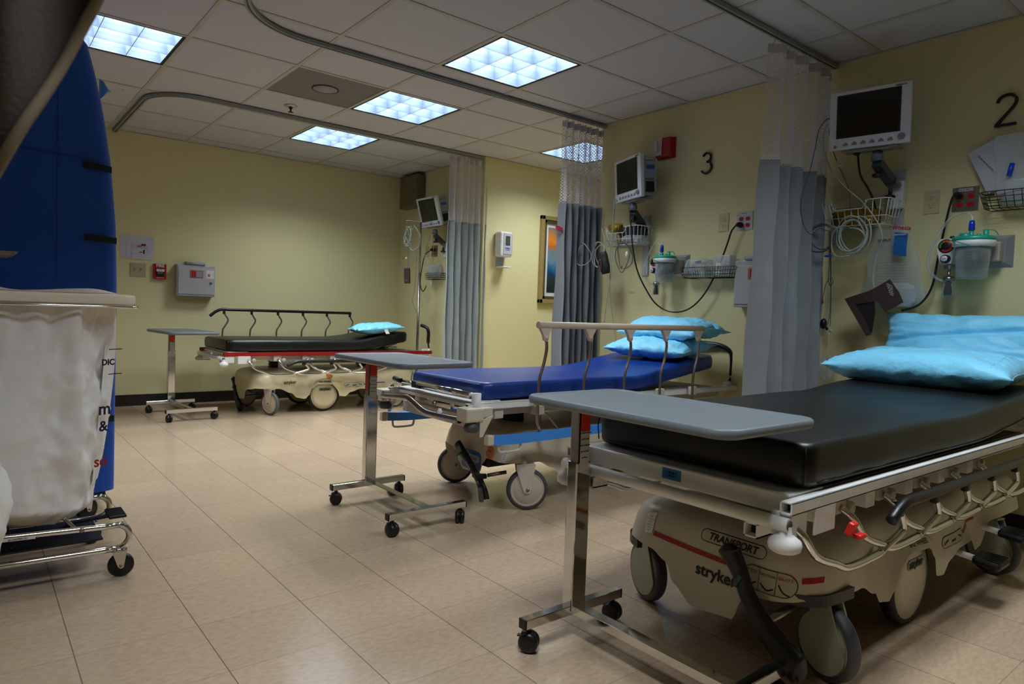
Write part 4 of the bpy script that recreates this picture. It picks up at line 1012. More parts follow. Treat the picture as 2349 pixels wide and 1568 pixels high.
bm = NB(); box(bm, (0, -.06, -.214), (.105, .12, .012), .005); obj('drip_tray', bm, WHITE, t)

# ---------------------------------------------------------------- patient monitors
def monitor(label, loc, rz, tilt, blue=True, group='patient monitors on wall arms', arm=None):
    t = root('patient_monitor', label, 'monitor', loc, rz, group); t.rotation_euler[0] = math.radians(tilt)
    W, Hh = .368, .288; GW = mat('monitor_white', (.80, .82, .85), .35); GG = mat('monitor_grey', (.62, .64, .68), .4)
    bm = NB(); box(bm, (0, .012, 0), (W, .030, Hh), .006); obj('bezel', bm, GW, t)
    bm = NB(); prism(bm, [(-.145+.0, .027), (-.145, .11), (-.12, .150), (.12, .150), (.145, .11), (.145, .027)], Hh-.03, 'XY', -Hh/2+.015); box(bm, (.0, .09, 0), (.304, .10, .20), .01); obj('rear_housing', bm, GG, t)
    bm = NB(); box(bm, (-.004, -.0038, .018), (.290, .003, .212), .001); obj('screen_surround', bm, BLACK, t)
    bm = NB(); box(bm, (-.006, -.0058, .018), (.268, .002, .198), .0005); obj('screen', bm, LENS_DARK, t)
    KG = mat('key_grey', (.45, .48, .52), .4)
    for k in range(6):
        x = -.104+.0405*k; bm = NB(); prism(bm, [(x-.012, -.1265), (x+.012, -.1265), (x+.012, -.119), (x+.005, -.111), (x-.001, -.111), (x-.010, -.120)], .004, 'XZ', -.007); obj('key', bm, KG, t)
    bm = NB(); lathe(bm, [(0, -.016), (.013, -.016), (.015, -.012), (.016, -.003)], (.148, 0, -.112), 'Y', 24); obj('rotary_knob', bm, KG, t)
    bm = NB(); lathe(bm, [(0, -.006), (.007, -.006), (.008, -.003)], (-.152, 0, -.127), 'Y', 16); obj('power_button', bm, KG, t)
    text('lettering', 'EDAN', .011, PRINT, t, (.130, -.0035, .131), bold=.0003); text('lettering', 'USA', .011, mat('logo_green', (.10, .55, .30), .5), t, (.156, -.0035, .131), bold=.0003)
    bm = NB(); box(bm, (-.135, -.0035, .131), (.02, .001, .006)); obj('alarm_light', bm, mat('pale_lamp', (.85, .86, .88), .3), t)
    # side panel details (viewer's right)
    if blue:
        bm = NB(); box(bm, (.153, .09, .055), (.002, .06, .026)); obj('blue_label', bm, mat('label_blue', (.10, .36, .70), .5), t)
        bm = NB(); box(bm, (.153, .08, .115), (.002, .055, .016)); obj('paper_label', bm, LABELW, t); text('print', 'MONITOR', .009, PRINT, t, (.1545, .08, .115), (90, 0, 90))
    bm = NB(); box(bm, (.152, .085, -.075), (.004, .065, .072), .003); obj('recorder_door', bm, BLACK, t)
    bm = NB(); box(bm, (.150, .085, -.025), (.008, .07, .016), .003); obj('recorder_lip', bm, KG, t)
    # mount
    bm = NB(); box(bm, (.0, .075, -.150), (.26, .12, .008), .001); box(bm, (.0, .02, -.158), (.19, .03, .006), .001); obj('mount_tray', bm, mat('tray_metal', (.62, .60, .56), .35, .6), t)
    return t
def arm_mount(mon, t_loc, wall_y):
    "gas arm: neck under the monitor down to a bracket on the wall channel"
    t = bpy.data.objects.new('support_arm', None); C.objects.link(t); t.empty_display_size = .03; t.parent = mon; t.matrix_parent_inverse = mon.matrix_basis.inverted(); t.location = t_loc; x, y, z = t_loc
    G = mat('arm_grey', (.36, .39, .42), .45); wx = WX-x; wy = wall_y-y
    bm = NB(); lathe(bm, [(0, .004), (.022, .004), (.022, -.012), (.028, -.014), (.028, -.045), (0, -.045)], seg=20); obj('swivel', bm, G, t)
    bm = NB(); tube(bm, [(0, 0, -.055), (wx*.65, wy*.65, -.13)], .02, sq=(.045, .040)); obj('upper_link', bm, mat('arm_dark', (.24, .26, .27), .4), t)
    bm = NB(); tube(bm, [(wx*.60, wy*.60, -.128), (wx-.05, wy, -.15)], .02, sq=(.06, .02)); obj('lower_link', bm, STEEL, t)
    for a, zz in ((.05, -.105), (.62, -.195)):
        bm = NB(); lathe(bm, [(.009, .03), (.010, .0), (.024, -.005), (.026, -.014), (.020, -.020), (0, -.020)], (wx*a, wy*a, zz), seg=16); obj('clamp_knob', bm, BLACK, t)
    bm = NB(); box(bm, (wx-.022, wy, -.19), (.040, .07, .14), .004); obj('wall_bracket', bm, WHITE, t)
    bm = NB(); box(bm, (wx-.008, wy-.005, -.27), (.012, .055, .42), .002); obj('wall_channel', bm, mat('channel_grey', (.66, .67, .68), .4), t)
    return t
m2 = monitor('large patient monitor nearest the camera, high at right below the ceiling', (.700, -.695, 1.975), -80, 4)
m3 = monitor('turned patient monitor with blue side label, beside the red fire strobe', (.757, .925, 1.890), -110, 4)
m4 = monitor('distant tilted patient monitor above the drip stand', (.76, 3.50, 1.900), -90, 16)
arm_mount(m2, (.76, -.72, 1.812), -.74)
arm_mount(m3, (.80, .90, 1.722), .93)
arm_mount(m4, (.84, 3.50, 1.735), 3.48)

# ---------------------------------------------------------------- wire baskets
def basket(name, label, loc, rz, w, d, h, m, r=.0022, nx=9, nz=3, dip=True, taper=.85, group=None):
    "wire basket, back edge on local y=0, front at -d"
    t = root(name, label, 'basket', loc, rz, group)
    def rim(k, z): return [(-w/2*k, -.003, z), (-w/2*k, -d*k, z), (w/2*k, -d*k, z), (w/2*k, -.003, z)]
    bm = NB()
    P = [Vector((-w/2, -.003, h)), Vector((-w/2, -d+.02, h)), Vector((-w/2+.02, -d, h))]
    if dip: P += [Vector((-w*.36, -d, h)), Vector((-w*.30, -d, h*.66)), Vector((w*.12, -d, h*.66)), Vector((w*.20, -d, h))]
    P += [Vector((w/2-.02, -d, h)), Vector((w/2, -d+.02, h)), Vector((w/2, -.003, h))]
    tube(bm, P, r*1.3, 6, closed=True)
    for j in range(nz):
        q = j/nz; k = taper+(1-taper)*q; z = h*q
        if dip and q > .6: continue
        tube(bm, [Vector(p) for p in rim(k, z)], r, 5, closed=True)
    obj('frame_wires', bm, m, t)
    bm = NB()
    for i in range(nx+1):
        x = -w/2+w*i/nx; zt = h*(.66 if dip and -.30*w < x < .12*w else 1)
        k2 = taper+(1-taper)*zt/h
        tube(bm, [(x*k2, -d*k2, zt), (x*taper, -d*taper, 0), (x*taper, -.003, 0)], r*.9, 5)
    for i in range(1, 5):
        y = -d*i/5
        for s in (-1, 1): tube(bm, [(s*w/2, y, h), (s*w/2*taper, y*taper, 0)], r*.9, 5)
    obj('mesh_wires', bm, m, t)
    return t
BG = 'white wire baskets under the monitors'; BK = 'black wire wall baskets'
basket('wire_basket', 'white wire basket holding gold foil pack, below the nearest monitor', (WX, -.600, 1.462), -90, .34, .19, .125, WIREW, group=BG)
basket('wire_basket', 'white wire basket overflowing with dark cuffs, beside the slate curtain', (WX, 1.02, 1.450), -90, .34, .19, .125, WIREW, group=BG)
basket('wire_basket', 'long black wire basket below the red sockets of bay 3', (WX, .34, 1.213), -90, .425, .10, .066, WIREB, .0017, 22, 3, False, .9, BK)
basket('wire_basket', 'black wire basket at the right edge under bagged tubing', (WX, -1.36, 1.503), -90, .46, .10, .078, WIREB, .0017, 14, 3, False, .9, BK)
basket('wire_basket', 'tiny distant black wire basket beside the grey-green curtain', (WX, 3.62, 1.252), -90, .27, .10, .062, WIREB, .0017, 12, 3, False, .9, BK)

# crumpled soft bags
def lump(name, label, cat, loc, size, m, seed=0, amp=.25, rz=0, group=None, rx=0, part='film', flat=.6, fr=1.0):
    t = root(name, label, cat, loc, rz, group, rx); bm = NB()
    bmesh.ops.create_icosphere(bm, subdivisions=4, radius=1)
    for v in bm.verts:
        n = v.co.normalized(); p = n*1.6*fr+Vector((seed, seed*.7, 0))
        k = 1+amp*noise.noise(p)+amp*.5*abs(noise.noise(p*2.7))-amp*.3*abs(noise.noise(p*5.1))
        n = Vector([math.copysign(abs(c_)**flat, c_) for c_ in n])
        v.co = Vector((n.x*size[0]/2*k, n.y*size[1]/2*k, n.z*size[2]/2*k))
    obj(part, bm, m, t, smooth=True); return t
GOLD = mat('gold_foil', (.62, .46, .08), .22, .8, bump=(38, .9, .01))
DARKC = mat('dark_brown_cuff', (.10, .065, .065), .6, bump=(30, .5, .01))
lump('foil_pack', 'crumpled gold foil pack lying in the nearest white basket', 'pack', (.895, -.575, 1.510), (.10, .235, .085), GOLD, 3, .2, part='foil', flat=.5)
lump('cuff_bundle', 'bundle of dark brown cuffs piled in the basket below turned monitor', 'cuff', (.90, .985, 1.545), (.11, .23, .075), DARKC, 8, .35, part='cloth')
lump('foil_pack', 'yellow and clear wrapped pack poking out beside the slate curtain', 'pack', (.90, 1.14, 1.585), (.08, .10, .06), mat('yellow_wrap', (.62, .52, .12), .25, bump=(40, .8, .01)), 5, .3, part='wrapper')
lump('plastic_bag', 'clear bag with parts inside the basket below turned monitor', 'bag', (.895, .95, 1.49), (.11, .18, .06), CLEARB, 12, .3)
def wrapped_tubing(label, loc, size, seed, blue=True, coil=True):
    t = lump('wrapped_tubing', label, 'bag', loc, size, CLEAR, seed, .28, -90, 'clear bags of tubing in the wall baskets')
    w, d, h = size[1], size[0], size[2]
    return t
def tubing(t, w, h, n=3, r=.004, m=None, cz=0):
    bm = NB(); rnd = random.Random(n+int(w*1000))
    for k in range(n):
        P = [(math.cos(a)*w*.38*(1-.12*k)+rnd.uniform(-.004, .004), rnd.uniform(-.008, .008), math.sin(a)*h*.34*(1-.12*k)+cz) for a in [2*math.pi*j/10 for j in range(10)]]
        tube(bm, spline(P, 3, True), r, 6, closed=True)
    obj('coiled_tube', bm, m or film('tube_plastic', (.75, .80, .82), .25, .2), t)
def lump2(label, y, z, w, d, h, seed, xo=.055, blue=None):
    t = root('wrapped_tubing', label, 'bag', (WX-xo, y, z), -90, 'clear bags of tubing in the wall baskets'); bm = NB(); bmesh.ops.create_icosphere(bm, subdivisions=4, radius=1)
    for v in bm.verts:
        n = v.co.normalized(); p = n*1.8+Vector((seed, 0, 0)); k = 1+.25*noise.noise(p)+.16*abs(noise.noise(p*3))
        n = Vector([math.copysign(abs(c_)**.6, c_) for c_ in n]); v.co = Vector((n.x*w/2*k, n.y*d/2*k, n.z*h/2*k))
    obj('film', bm, CLEAR, t, smooth=True); tubing(t, w, h)
    if blue:
        bm = NB(); tube(bm, [(blue[0], -.015, blue[1]), (blue[0]+blue[2], -.015, blue[1]+blue[3])], .0075, 10); obj('blue_connector', bm, BLUECL, t)
    return t
lump2('clear bag of tubing with blue connector in the long bay 3 basket', .43, 1.275, .20, .09, .12, 2, blue=(-.02, .04, .035, .002))
t = root('plastic_tray', 'frosted rectangular plastic box standing in the long bay 3 basket', 'box', (WX-.055, .245, 1.285), -90)
bm = NB(); box(bm, (0, 0, 0), (.125, .07, .13), .006); obj('tray', bm, CLEARB, t); bm = NB(); box(bm, (-.02, -.0365, -.02), (.035, .001, .075)); obj('paper_label', bm, LABELW, t); text('print', 'II III II I', .010, PRINT, t, (-.02, -.0375, -.01), (90, 90, 0))
lump2('distant clear bag heaped in the basket by the grey-green curtain', 3.64, 1.345, .20, .08, .13, 31)
# bay 2 basket content
t = root('suction_tubing_pack', 'upright clear pack with blue tube loop above the right edge basket', 'bag', (WX-.055, -1.285, 1.70), -90, None)
bm = NB(); sheet(bm, 14, 16, lambda u, v: Vector(((u-.5)*(.20+.05*v*(1-v))+.012*math.sin(5*v), -.02-.014*math.sin(math.pi*u)+.004*noise.noise(Vector((u*9, v*9, 0))), (v-.5)*.27))); sheet(bm, 4, 4, lambda u, v: Vector(((u-.5)*.19, .004, (v-.5)*.26))); obj('film', bm, CLEARB, t, smooth=True)
bm = NB(); tube(bm, spline([(-.065, -.012, -.12), (-.07, -.012, -.02), (-.04, -.012, .07), (.01, -.012, .09), (.06, -.012, .05), (.075, -.012, -.06), (.07, -.012, -.12)], 5), .009, 8); obj('clear_tube', bm, film('tube_plastic', (.75, .80, .82), .25, .2), t)
bm = NB(); tube(bm, [(.005, -.030, .085), (.055, -.030, -.07)], .006, 8); obj('blue_tube', bm, mat('pale_blue_tube', (.20, .50, .70), .35), t)
bm = NB(); tube(bm, [(-.045, -.034, -.055), (-.035, -.034, .0)], .011, 10); obj('blue_connector', bm, BLUECL, t)
t = root('sterile_pouch', 'tilted milky pouch with grey print leaning left of the tubing pack', 'bag', (WX-.03, -1.165, 1.715), -90)
bm = NB(); sheet(bm, 8, 8, lambda u, v: Vector(((u-.5)*.13-.10*(v-.5)*.9, -.006-.004*math.sin(6*u), (v-.5)*.20+.07*(u-.5)))); obj('pouch', bm, mat('milky_pouch', (.74, .76, .79), .4), t, smooth=True)
for k in range(5): text('print', 'III II IIII I', .009, mat('pouch_print', (.30, .38, .55), .6), t, (-.055+.012*k, -.016, .035-.014*k), (90, 50, 0))
t = root('plastic_tray', 'clear rounded plastic tub seated in the right edge basket', 'box', (WX-.055, -1.30, 1.575), -90)
bm = NB(); lathe(bm, [(0, -.055), (.075, -.055), (.085, .0), (.088, .040), (.078, .052), (.0, .056)], sy=.45, sx=1.2, seg=28); obj('tray', bm, CLEARB, t)
t = root('plastic_bag', 'edge of another clear bag cut off by the right side of the frame', 'bag', (WX-.055, -1.44, 1.68), -90)
bm = NB(); bmesh.ops.create_icosphere(bm, subdivisions=3, radius=1)
for v in bm.verts: v.co = Vector((v.co.x*.075, v.co.y*.03, v.co.z*.11))*(1+.2*noise.noise(v.co*2))
obj('film', bm, CLEARB, t, smooth=True)

# ---------------------------------------------------------------- suction canisters
def suction(label, y, z, s=1.0, lab2=''):
    "wall plate, regulator with gauge, canister with teal lid, tubing; origin on wall"
    t = root('suction_unit', label, 'suction canister', (WX, y, z), -90, 'wall suction units')
    bm = NB()
    A = [(-.135, -.072), (.125, -.072), (.125, .072), (-.135, .072)]; B = [(-.125, -.06), (.10, -.05), (.10, .055), (-.125, .055)]
    v0 = [bm.verts.new((a, 0, b)) for a, b in A]; v1 = [bm.verts.new((a, -.022, b)) for a, b in B]
    for i in range(4): bm.faces.new((v0[i], v0[(i+1) % 4], v1[(i+1) % 4], v1[i]))
    bm.faces.new(v1[::-1]); obj('wall_plate', bm, mat('plate_steel', (.62, .63, .66), .35, .5), t)
    bm = NB(); box(bm, (.055, -.045, -.005), (.075, .05, .085), .005); obj('slide_bracket', bm, mat('bracket_cream', (.66, .64, .58), .45), t)
    bm = NB()
    for k in range(3): tube(bm, [(-.01+.022*k, -.07, -.045), (-.01+.022*k, -.085, -.045)], .007, 8)
    obj('gas_fitting', bm, STEEL, t)
    # regulator
    e = obj('regulator_body', (lambda b: (prism(b, [(-.118, -.055), (-.075, -.055), (-.062, .0), (-.062, .045), (-.075, .058), (-.118, .058), (-.131, .045), (-.131, .0)], -.055, 'XZ', -.05), b)[1])(NB()), WHITE, t)
    bm = NB(); lathe(bm, [(0, -.108), (.030, -.108), (.032, -.105)], (-.097, 0, .024), 'Y', 28); obj('gauge_face', bm, BLACK, e)
    gm = [mat('gauge_green', (.15, .60, .15), .5), mat('gauge_orange', (.85, .40, .10), .5), mat('gauge_red', (.75, .12, .08), .5)]
    for (a0, a1), g in zip(((130, 200), (60, 125), (-130, 40)), gm):
        bm = NB()
        for k in range(8):
            a, b = math.radians(a0+(a1-a0)*k/8), math.radians(a0+(a1-a0)*(k+.8)/8)
            quad(bm, [(-.097+r_*math.cos(c_), -.1087, .024+r_*math.sin(c_)) for r_, c_ in ((.019, a), (.026, a), (.026, b), (.019, b))])
        obj('gauge_scale', bm, g, e, fix=False)
    bm = NB(); lathe(bm, [(0, -.125), (.014, -.125), (.018, -.120), (.020, -.104)], (-.096, 0, -.034), 'Y', 20); obj('control_knob', bm, mat('knob_dark_blue', (.05, .08, .16), .4), e)
    bm = NB(); lathe(bm, [(0, -.1262), (.013, -.1262), (.013, -.125)], (-.096, 0, -.034), 'Y', 20); o = obj('knob_cap', bm, WHITE, e); text('print', 'OFF', .009, REDPRINT, e, (-.096, -.127, -.034))
    bm = NB(); lathe(bm, [(.006, .055), (.009, .06), (.009, .072), (0, .072)], (-.085, -.075, 0), seg=12); obj('top_port', bm, BLACK, e)
    # canister
    c = bpy.data.objects.new('canister', None); C.objects.link(c); c.parent = t; c.location = (.012, -.125, .0); c.empty_display_size = .02
    r = .072
    bm = NB(); lathe(bm, [(0, -.128), (r*.74, -.128), (r*.80, -.120), (r*.92, .02), (r*.88, .02), (r*.77, -.115), (0, -.122)], seg=36, sy=.9); obj('clear_jar', bm, film('jar_plastic', (.80, .82, .82), .07, .08), c)
    bm = NB(); lathe(bm, [(r*.93, .012), (r*1.08, .016), (r*1.12, .038), (r*.95, .040), (r*.9, .014)], seg=36, sy=.9); obj('white_collar', bm, WHITE, c)
    bm = NB(); lathe(bm, [(r*.9, .036), (r*1.10, .038), (r*1.12, .050), (r*1.02, .058), (0, .060)], seg=36, sy=.9)
    obj('teal_lid', bm, TEAL, c)
    for x, q, h_, rr in ((-.025, -.02, .072, .024), (.02, -.01, .070, .008), (.048, -.02, .084, .010), (.0, -.035, .083, .009)):
        bm = NB(); lathe(bm, [(rr, .057), (rr, h_), (0, h_)], (x, q, 0), seg=14); obj('lid_port', bm, TEAL, c)
    bm = NB(); tube(bm, spline([(-.075, -.02, .042), (-.045, -.07, .034), (-.01, -.075, .020), (.01, -.074, .014)], 4), .0022, 6); tube(bm, spline([(.048, -.02, .082), (.075, -.01, .080), (.088, -.005, .060)], 4), .0022, 6); obj('tether', bm, TEAL, c)
    bm = NB(); lathe(bm, [(.011, .082), (.013, .09), (.011, .100), (.012, .108), (.009, .125), (0, .125)], (.0, -.035, 0), seg=14); obj('blue_connector', bm, BLUECL, c)
    for k in range(7):
        bm = NB(); box(bm, (.0, -.060+.0022*k, -.012-.014*k), (.02 if k % 2 else .035, .001, .0012)); obj('graduation', bm, mat('scale_print', (.35, .36, .36), .6), c)
    bm = NB(); tube(bm, spline([(.012, -.16, .125), (.005, -.15, .148), (-.03, -.13, .165), (-.08, -.12, .150), (-.12, -.13, .08), (-.150, -.13, .0), (-.158, -.12, -.07), (-.13, -.10, -.120), (-.10, -.09, -.135)], 6), .0055, 8); obj('suction_tube', bm, film('tube_plastic', (.75, .80, .82), .25, .2), t)
    # trap bottle
    b = bpy.data.objects.new('trap_bottle', None); C.objects.link(b); b.parent = t; b.location = (-.088, -.08, -.055); b.empty_display_size = .02
    bm = NB(); lathe(bm, [(.010, .0), (.010, -.012), (.006, -.014), (.006, -.055), (.020, -.058), (.024, -.066), (.024, -.076), (.0, -.078)], seg=20); obj('metal_neck', bm, STEEL, b)
    bm = NB(); lathe(bm, [(.006, -.078), (.018, -.084), (.010, -.09), (.013, -.102), (.016, -.125), (.016, -.142), (0, -.142)], seg=18); obj('black_float', bm, BLACK, b)
    bm = NB(); lathe(bm, [(.0225, -.078), (.0225, -.146), (0, -.146)], seg=20); obj('clear_cup', bm, film('jar_plastic', (.80, .82, .82), .07, .08), b)
    return t
suction('suction canister with teal lid beside the long bay 3 basket', .672, 1.302)
su = suction('nearest suction canister with teal lid and gauge, under the steel outlet', -1.118, 1.312); su.scale = (1.1, 1.05, 1.05)

# ---------------------------------------------------------------- cords and cables
def cable(label, pts, r, m, cat='cable', group=None, n=7, name='monitor_cable'):
    o0 = Vector(pts[0]); bm = NB(); tube(bm, [p-o0 for p in spline(pts, n)], r, 8)
    o = obj(name, bm, m); tag(o, label, cat, group, loc=o0); return o
def A(px, py, x): return at(px, py, 0, x)
def plug(par_label, pt, m=BLACK):
    pass
def cord(label, pts, plugpt):
    o0 = Vector((0, 0, 0)); bm = NB(); tube(bm, [p-o0 for p in spline(pts, 8)], .0052, 8); t = obj('power_cord', bm, BLACK, label); t.matrix_parent_inverse = label.matrix_basis.inverted()
    bm = NB(); lathe(bm, [(0, -.002), (.017, -.002), (.019, -.012), (.014, -.034), (.008, -.046), (0, -.048)], seg=16, axis='X'); 
    for v in bm.verts: v.co = v.co+Vector(plugpt)-o0
    obj('plug', bm, BLACK, t); return t
cord(m3, [A(1444, 470, .78), A(1446, 500, .77), A(1452, 570, .77), A(1462, 620, .80), A(1480, 660, .84), A(1505, 697, .88), A(1540, 715, .91), A(1580, 708, .92), A(1615, 675, .93), A(1645, 620, .935), A(1668, 560, .935), A(1678, 530, .935), A(1690, 515, .937)], A(1700, 516, .985))
cord(m2, [A(2068, 712, .90), A(2100, 703, .90), A(2122, 685, .91), A(2140, 650, .92), A(2152, 590, .93), A(2165, 530, .935), A(2178, 475, .935), A(2186, 450, .938)], A(2200, 449, .985))
cord(m2, [A(1968, 350, .78), A(1970, 380, .79), A(1975, 405, .82), A(1990, 430, .86), A(2004, 460, .90), A(2012, 495, .93)], A(1968, 350, .80))
cord(m4, [A(990, 573, .935), A(975, 585, .90), A(967, 620, .88), A(964, 650, .88), A(970, 668, .90), A(978, 655, .92)], A(996, 573, .985))
MG = 'grey monitor leads'
cable('pale monitor lead looping from the nearest monitor side across the basket', [A(1912, 286, .69), A(1895, 290, .70), A(1888, 320, .72), A(1893, 355, .76), A(1910, 395, .79), A(1940, 430, .79), A(1975, 460, .79), A(2000, 490, .78), A(2018, 520, .78), A(2024, 545, .78)], .0035, CABLE)
cable('grey lead with paper tag dropping from nearest monitor into its basket', [A(1912, 284, .69), A(1902, 300, .71), A(1908, 335, .76), A(1922, 375, .80), A(1938, 410, .82), A(1948, 440, .83), A(1951, 480, .84), A(1952, 500, .84)], .0025, CABLED)
cable('thin grey lead curving over the nearest light grey curtain', [A(1912, 272, .69), A(1895, 275, .68), A(1878, 300, .66), A(1870, 340, .64), A(1858, 390, .62), A(1842, 440, .60), A(1838, 490, .62), A(1848, 525, .66), A(1862, 537, .70), A(1880, 524, .76), A(1900, 530, .80)], .0025, CABLED)
t = root('paper_tag', 'small white paper tag on lead below the nearest monitor', 'tag', A(1927, 376, .795), -70)
bm = NB(); prism(bm, [(-.014, .018), (.0, .012), (.016, .014), (.010, -.002), (.008, -.020), (-.008, -.016)], .001, 'XZ', -.004); obj('paper', bm, LABELW, t); text('print', 'CUFF', .007, PRINT, t, (0, -.0048, 0))
def coil(label, c, ry, rz_, n, m, r=.0033, seed=0, tail=None, nm='cable_coil'):
    "loosely coiled lead hanging against the wall, c is a point, ry/rz_ radii"
    rnd = random.Random(seed); P = []
    for k in range(n*12+1):
        a = math.pi/2+2*math.pi*k/12; q = k/(n*12); s = 1+.16*math.sin(3.1*q*n+seed)*rnd.uniform(.6, 1)
        P.append(Vector((c[0]+.014*math.sin(2.3*a)-.012*q, c[1]+ry*s*math.cos(a)+.016*math.sin(seed+q*9), c[2]+rz_*(s*math.sin(a)-1))))
    if tail: P += [Vector(p) for p in tail]
    return cable(label, P, r, m, 'cable', None, 4, nm)
coil('thick pale coil of monitor lead hung from the nearest white basket', A(1960, 500, .775), .072, .088, 5, CABLE, .0036, 1)
coil('wide loose loop of pale lead left of the thick coil', A(1945, 520, .77), .098, .082, 1, CABLE, .0036, 4)
coil('dark grey tangled leads behind the nearest curtain edge', A(1888, 515, .80), .075, .07, 3, CABLED, .003, 7)
cable('pair of thin leads hanging straight down with red clip, beside nearest curtain', [A(1902, 528, .86), A(1903, 600, .90), A(1900, 640, .92), A(1905, 656, .92), A(1911, 645, .92), A(1906, 637, .92), A(1895, 650, .92), A(1888, 680, .92), A(1887, 690, .92)], .0018, CABLED)
cable('thin long lead ending in round black electrode beside the nearest curtain', [A(1904, 528, .87), A(1905, 620, .90), A(1905, 700, .92), A(1899, 745, .93)], .0018, CABLED)
cable('thin long lead ending in cream electrode beside the nearest curtain', [A(1905, 528, .87), A(1906, 620, .90), A(1906, 700, .92), A(1904, 748, .93)], .0018, CABLED)
def bead(label, p, s, m, cat='electrode', nm='lead_clip', grp=None):
    bm = NB(); bmesh.ops.create_uvsphere(bm, u_segments=12, v_segments=8, radius=1)
    for v in bm.verts: v.co = Vector((v.co.x*s[0], v.co.y*s[1], v.co.z*s[2]))
    o = obj(nm, bm, m, smooth=True); return tag(o, label, cat, grp, loc=p)
bead('red lead clip dangling beside the nearest curtain', A(1887, 692, .92), (.005, .005, .013), REDP)
bead('round black electrode knob on lead beside the nearest curtain', A(1897, 753, .93), (.006, .008, .010), BLACK)
bead('cream electrode knob just right of the black one', A(1905, 758, .93), (.006, .008, .009), IVORY)
bead('blue cable clamp on dark leads beside nearest curtain', A(1900, 587, .78), (.004, .024, .006), BLUECL, 'clip', 'cable_clamp')
bead('dark rounded object on the wall at curtain edge above the near stretcher', A(1889, 742, .95), (.02, .018, .03), BLACK, 'clip', 'cable_clamp')
# bay 3 leads
coil('open loop of grey lead hanging left over the slate curtain', A(1339, 560, .74), .055, .080, 1, CABLE, .0032, 2)
coil('bundle of grey leads hooked to left corner of the bay 3 basket', A(1378, 558, .79), .05, .085, 3, CABLE, .0032, 5)
coil('double loop of lead hanging beneath the bay 3 basket', A(1432, 555, .79), .066, .10, 2, CABLED, .0032, 9)
cable('pair of long leads trailing down past the slate curtain to the bed', [A(1409, 455, .74), A(1407, 500, .76), A(1404, 580, .78), A(1400, 640, .80), A(1392, 690, .82), A(1386, 740, .84)], .0026, CABLE)
cable('second long lead trailing down the wall beside slate curtain', [A(1412, 455, .745), A(1410, 480, .76), A(1404, 540, .78), A(1399, 600, .80), A(1400, 680, .84), A(1408, 745, .88), A(1414, 790, .90)], .0026, CABLE)
bead('white finger sensor clip hanging under the bay 3 basket', A(1438, 583, .77), (.010, .012, .022), WHITE, 'clip', 'finger_sensor')
bead('small red lead clip hanging under the bay 3 basket', A(1426, 612, .78), (.005, .005, .010), REDP)
t = root('blood_pressure_cuff', 'rolled dark brown blood pressure cuff hanging against slate curtain', 'cuff', A(1386, 605, .76), -70)
bm = NB(); lathe(bm, [(.030, .085), (.037, .06), (.038, -.03), (.030, -.07), (.024, -.07), (.030, -.03), (.028, .06), (.024, .085)], seg=24, sx=1, sy=.55)
for v in bm.verts: v.co = rot3(y=-14) @ v.co
obj('cuff_roll', bm, DARKC, t, smooth=True)
bm = NB(); tube(bm, [(-.022+.01*math.cos(a), -.024-.002, -.02+.05*math.sin(a)) for a in [math.pi*k/10-.8 for k in range(14)]], .004, 6); obj('trim_edge', bm, mat('rose_brown_trim', (.38, .26, .25), .6), t)
# near cuff, opened out
t = root('blood_pressure_cuff', 'open brown blood pressure cuff hanging above the near pillows', 'cuff', (.84, -.70, 1.06), -90)
def cq(pts, m, nm, y0, th=.004):
    P3 = [A(px, py, .84)-Vector((.84, -.70, 1.06)) for px, py in pts]; bm = NB(); pr = [(-p.y, p.z) for p in P3]; prism(bm, pr, th, 'XZ', y0); return obj(nm, bm, m, t)
cq([(1937, 685), (1998, 665), (2041, 640), (2062, 670), (2072, 693), (2030, 716), (2018, 700), (2016, 690), (1962, 697)], BROWNC, 'cuff_band', 0)
cq([(1937, 685), (1962, 697), (1990, 745), (1998, 768), (1986, 770)], BROWNC, 'hanging_flap', .001)
cq([(1950, 694), (2004, 690), (2006, 716), (1998, 765), (1980, 735)], mat('black_lining', (.03, .03, .035), .7), 'lining', .006)
for k in range(6): text('print', ['ADULTO', 'Adult cuff', 'III II III II', 'IIII II III', 'Ref III II', 'II III II'][k], .008, LABELW, t, (.080+.003*k, -.0008, .092-.010*k), (90, 25, 0))
cable('grey air hose running from the coil to the open brown cuff', [A(2024, 545, .80), A(2010, 590, .83), A(2003, 630, .84), A(2004, 660, .843)], .004, CABLE)
# clear patient belongings bag
t = root('plastic_bag', 'clear printed plastic bag hanging under the nearest basket', 'bag', (.925, -.755, 1.25), -90, None)
def bagf(u, v):
    z = -.205+.41*v; hwid = (.155-.075*v**1.5)*(1-.25*max(0, .12-v)/.12)
    a = 2*math.pi*u; bul = .040*math.exp(-((v-.22)/.28)**2)+.010
    return Vector((hwid*math.cos(a)*(1+.05*math.sin(13*v))+.03*(.5-v), bul*math.sin(a)+.006*noise.noise(Vector((math.cos(a)*3, v*7, math.sin(a)*3))), z))
bm = NB(); sheet(bm, 40, 30, bagf, closeu=True); obj('film', bm, CLEAR, t, smooth=True)
bm = NB(); sheet(bm, 6, 8, lambda u, v: Vector((.022+.062*u, -.052-.004*math.sin(5*v), .055+.115*v-.01*u))); obj('blue_print_panel', bm, mat('bag_print_blue', (.05, .36, .62), .5), t)
text('print', 'BIOHAZARD', .010, LABELW, t, (.053, -.058, .155)); text('lettering', 'emesis', .032, REDPRINT, t, (.055, -.052, .190), (90, 8, 0), bold=.0006); text('lettering', 'U SPLIT', .019, PRINT, t, (-.025, -.050, .130), bold=.0004)
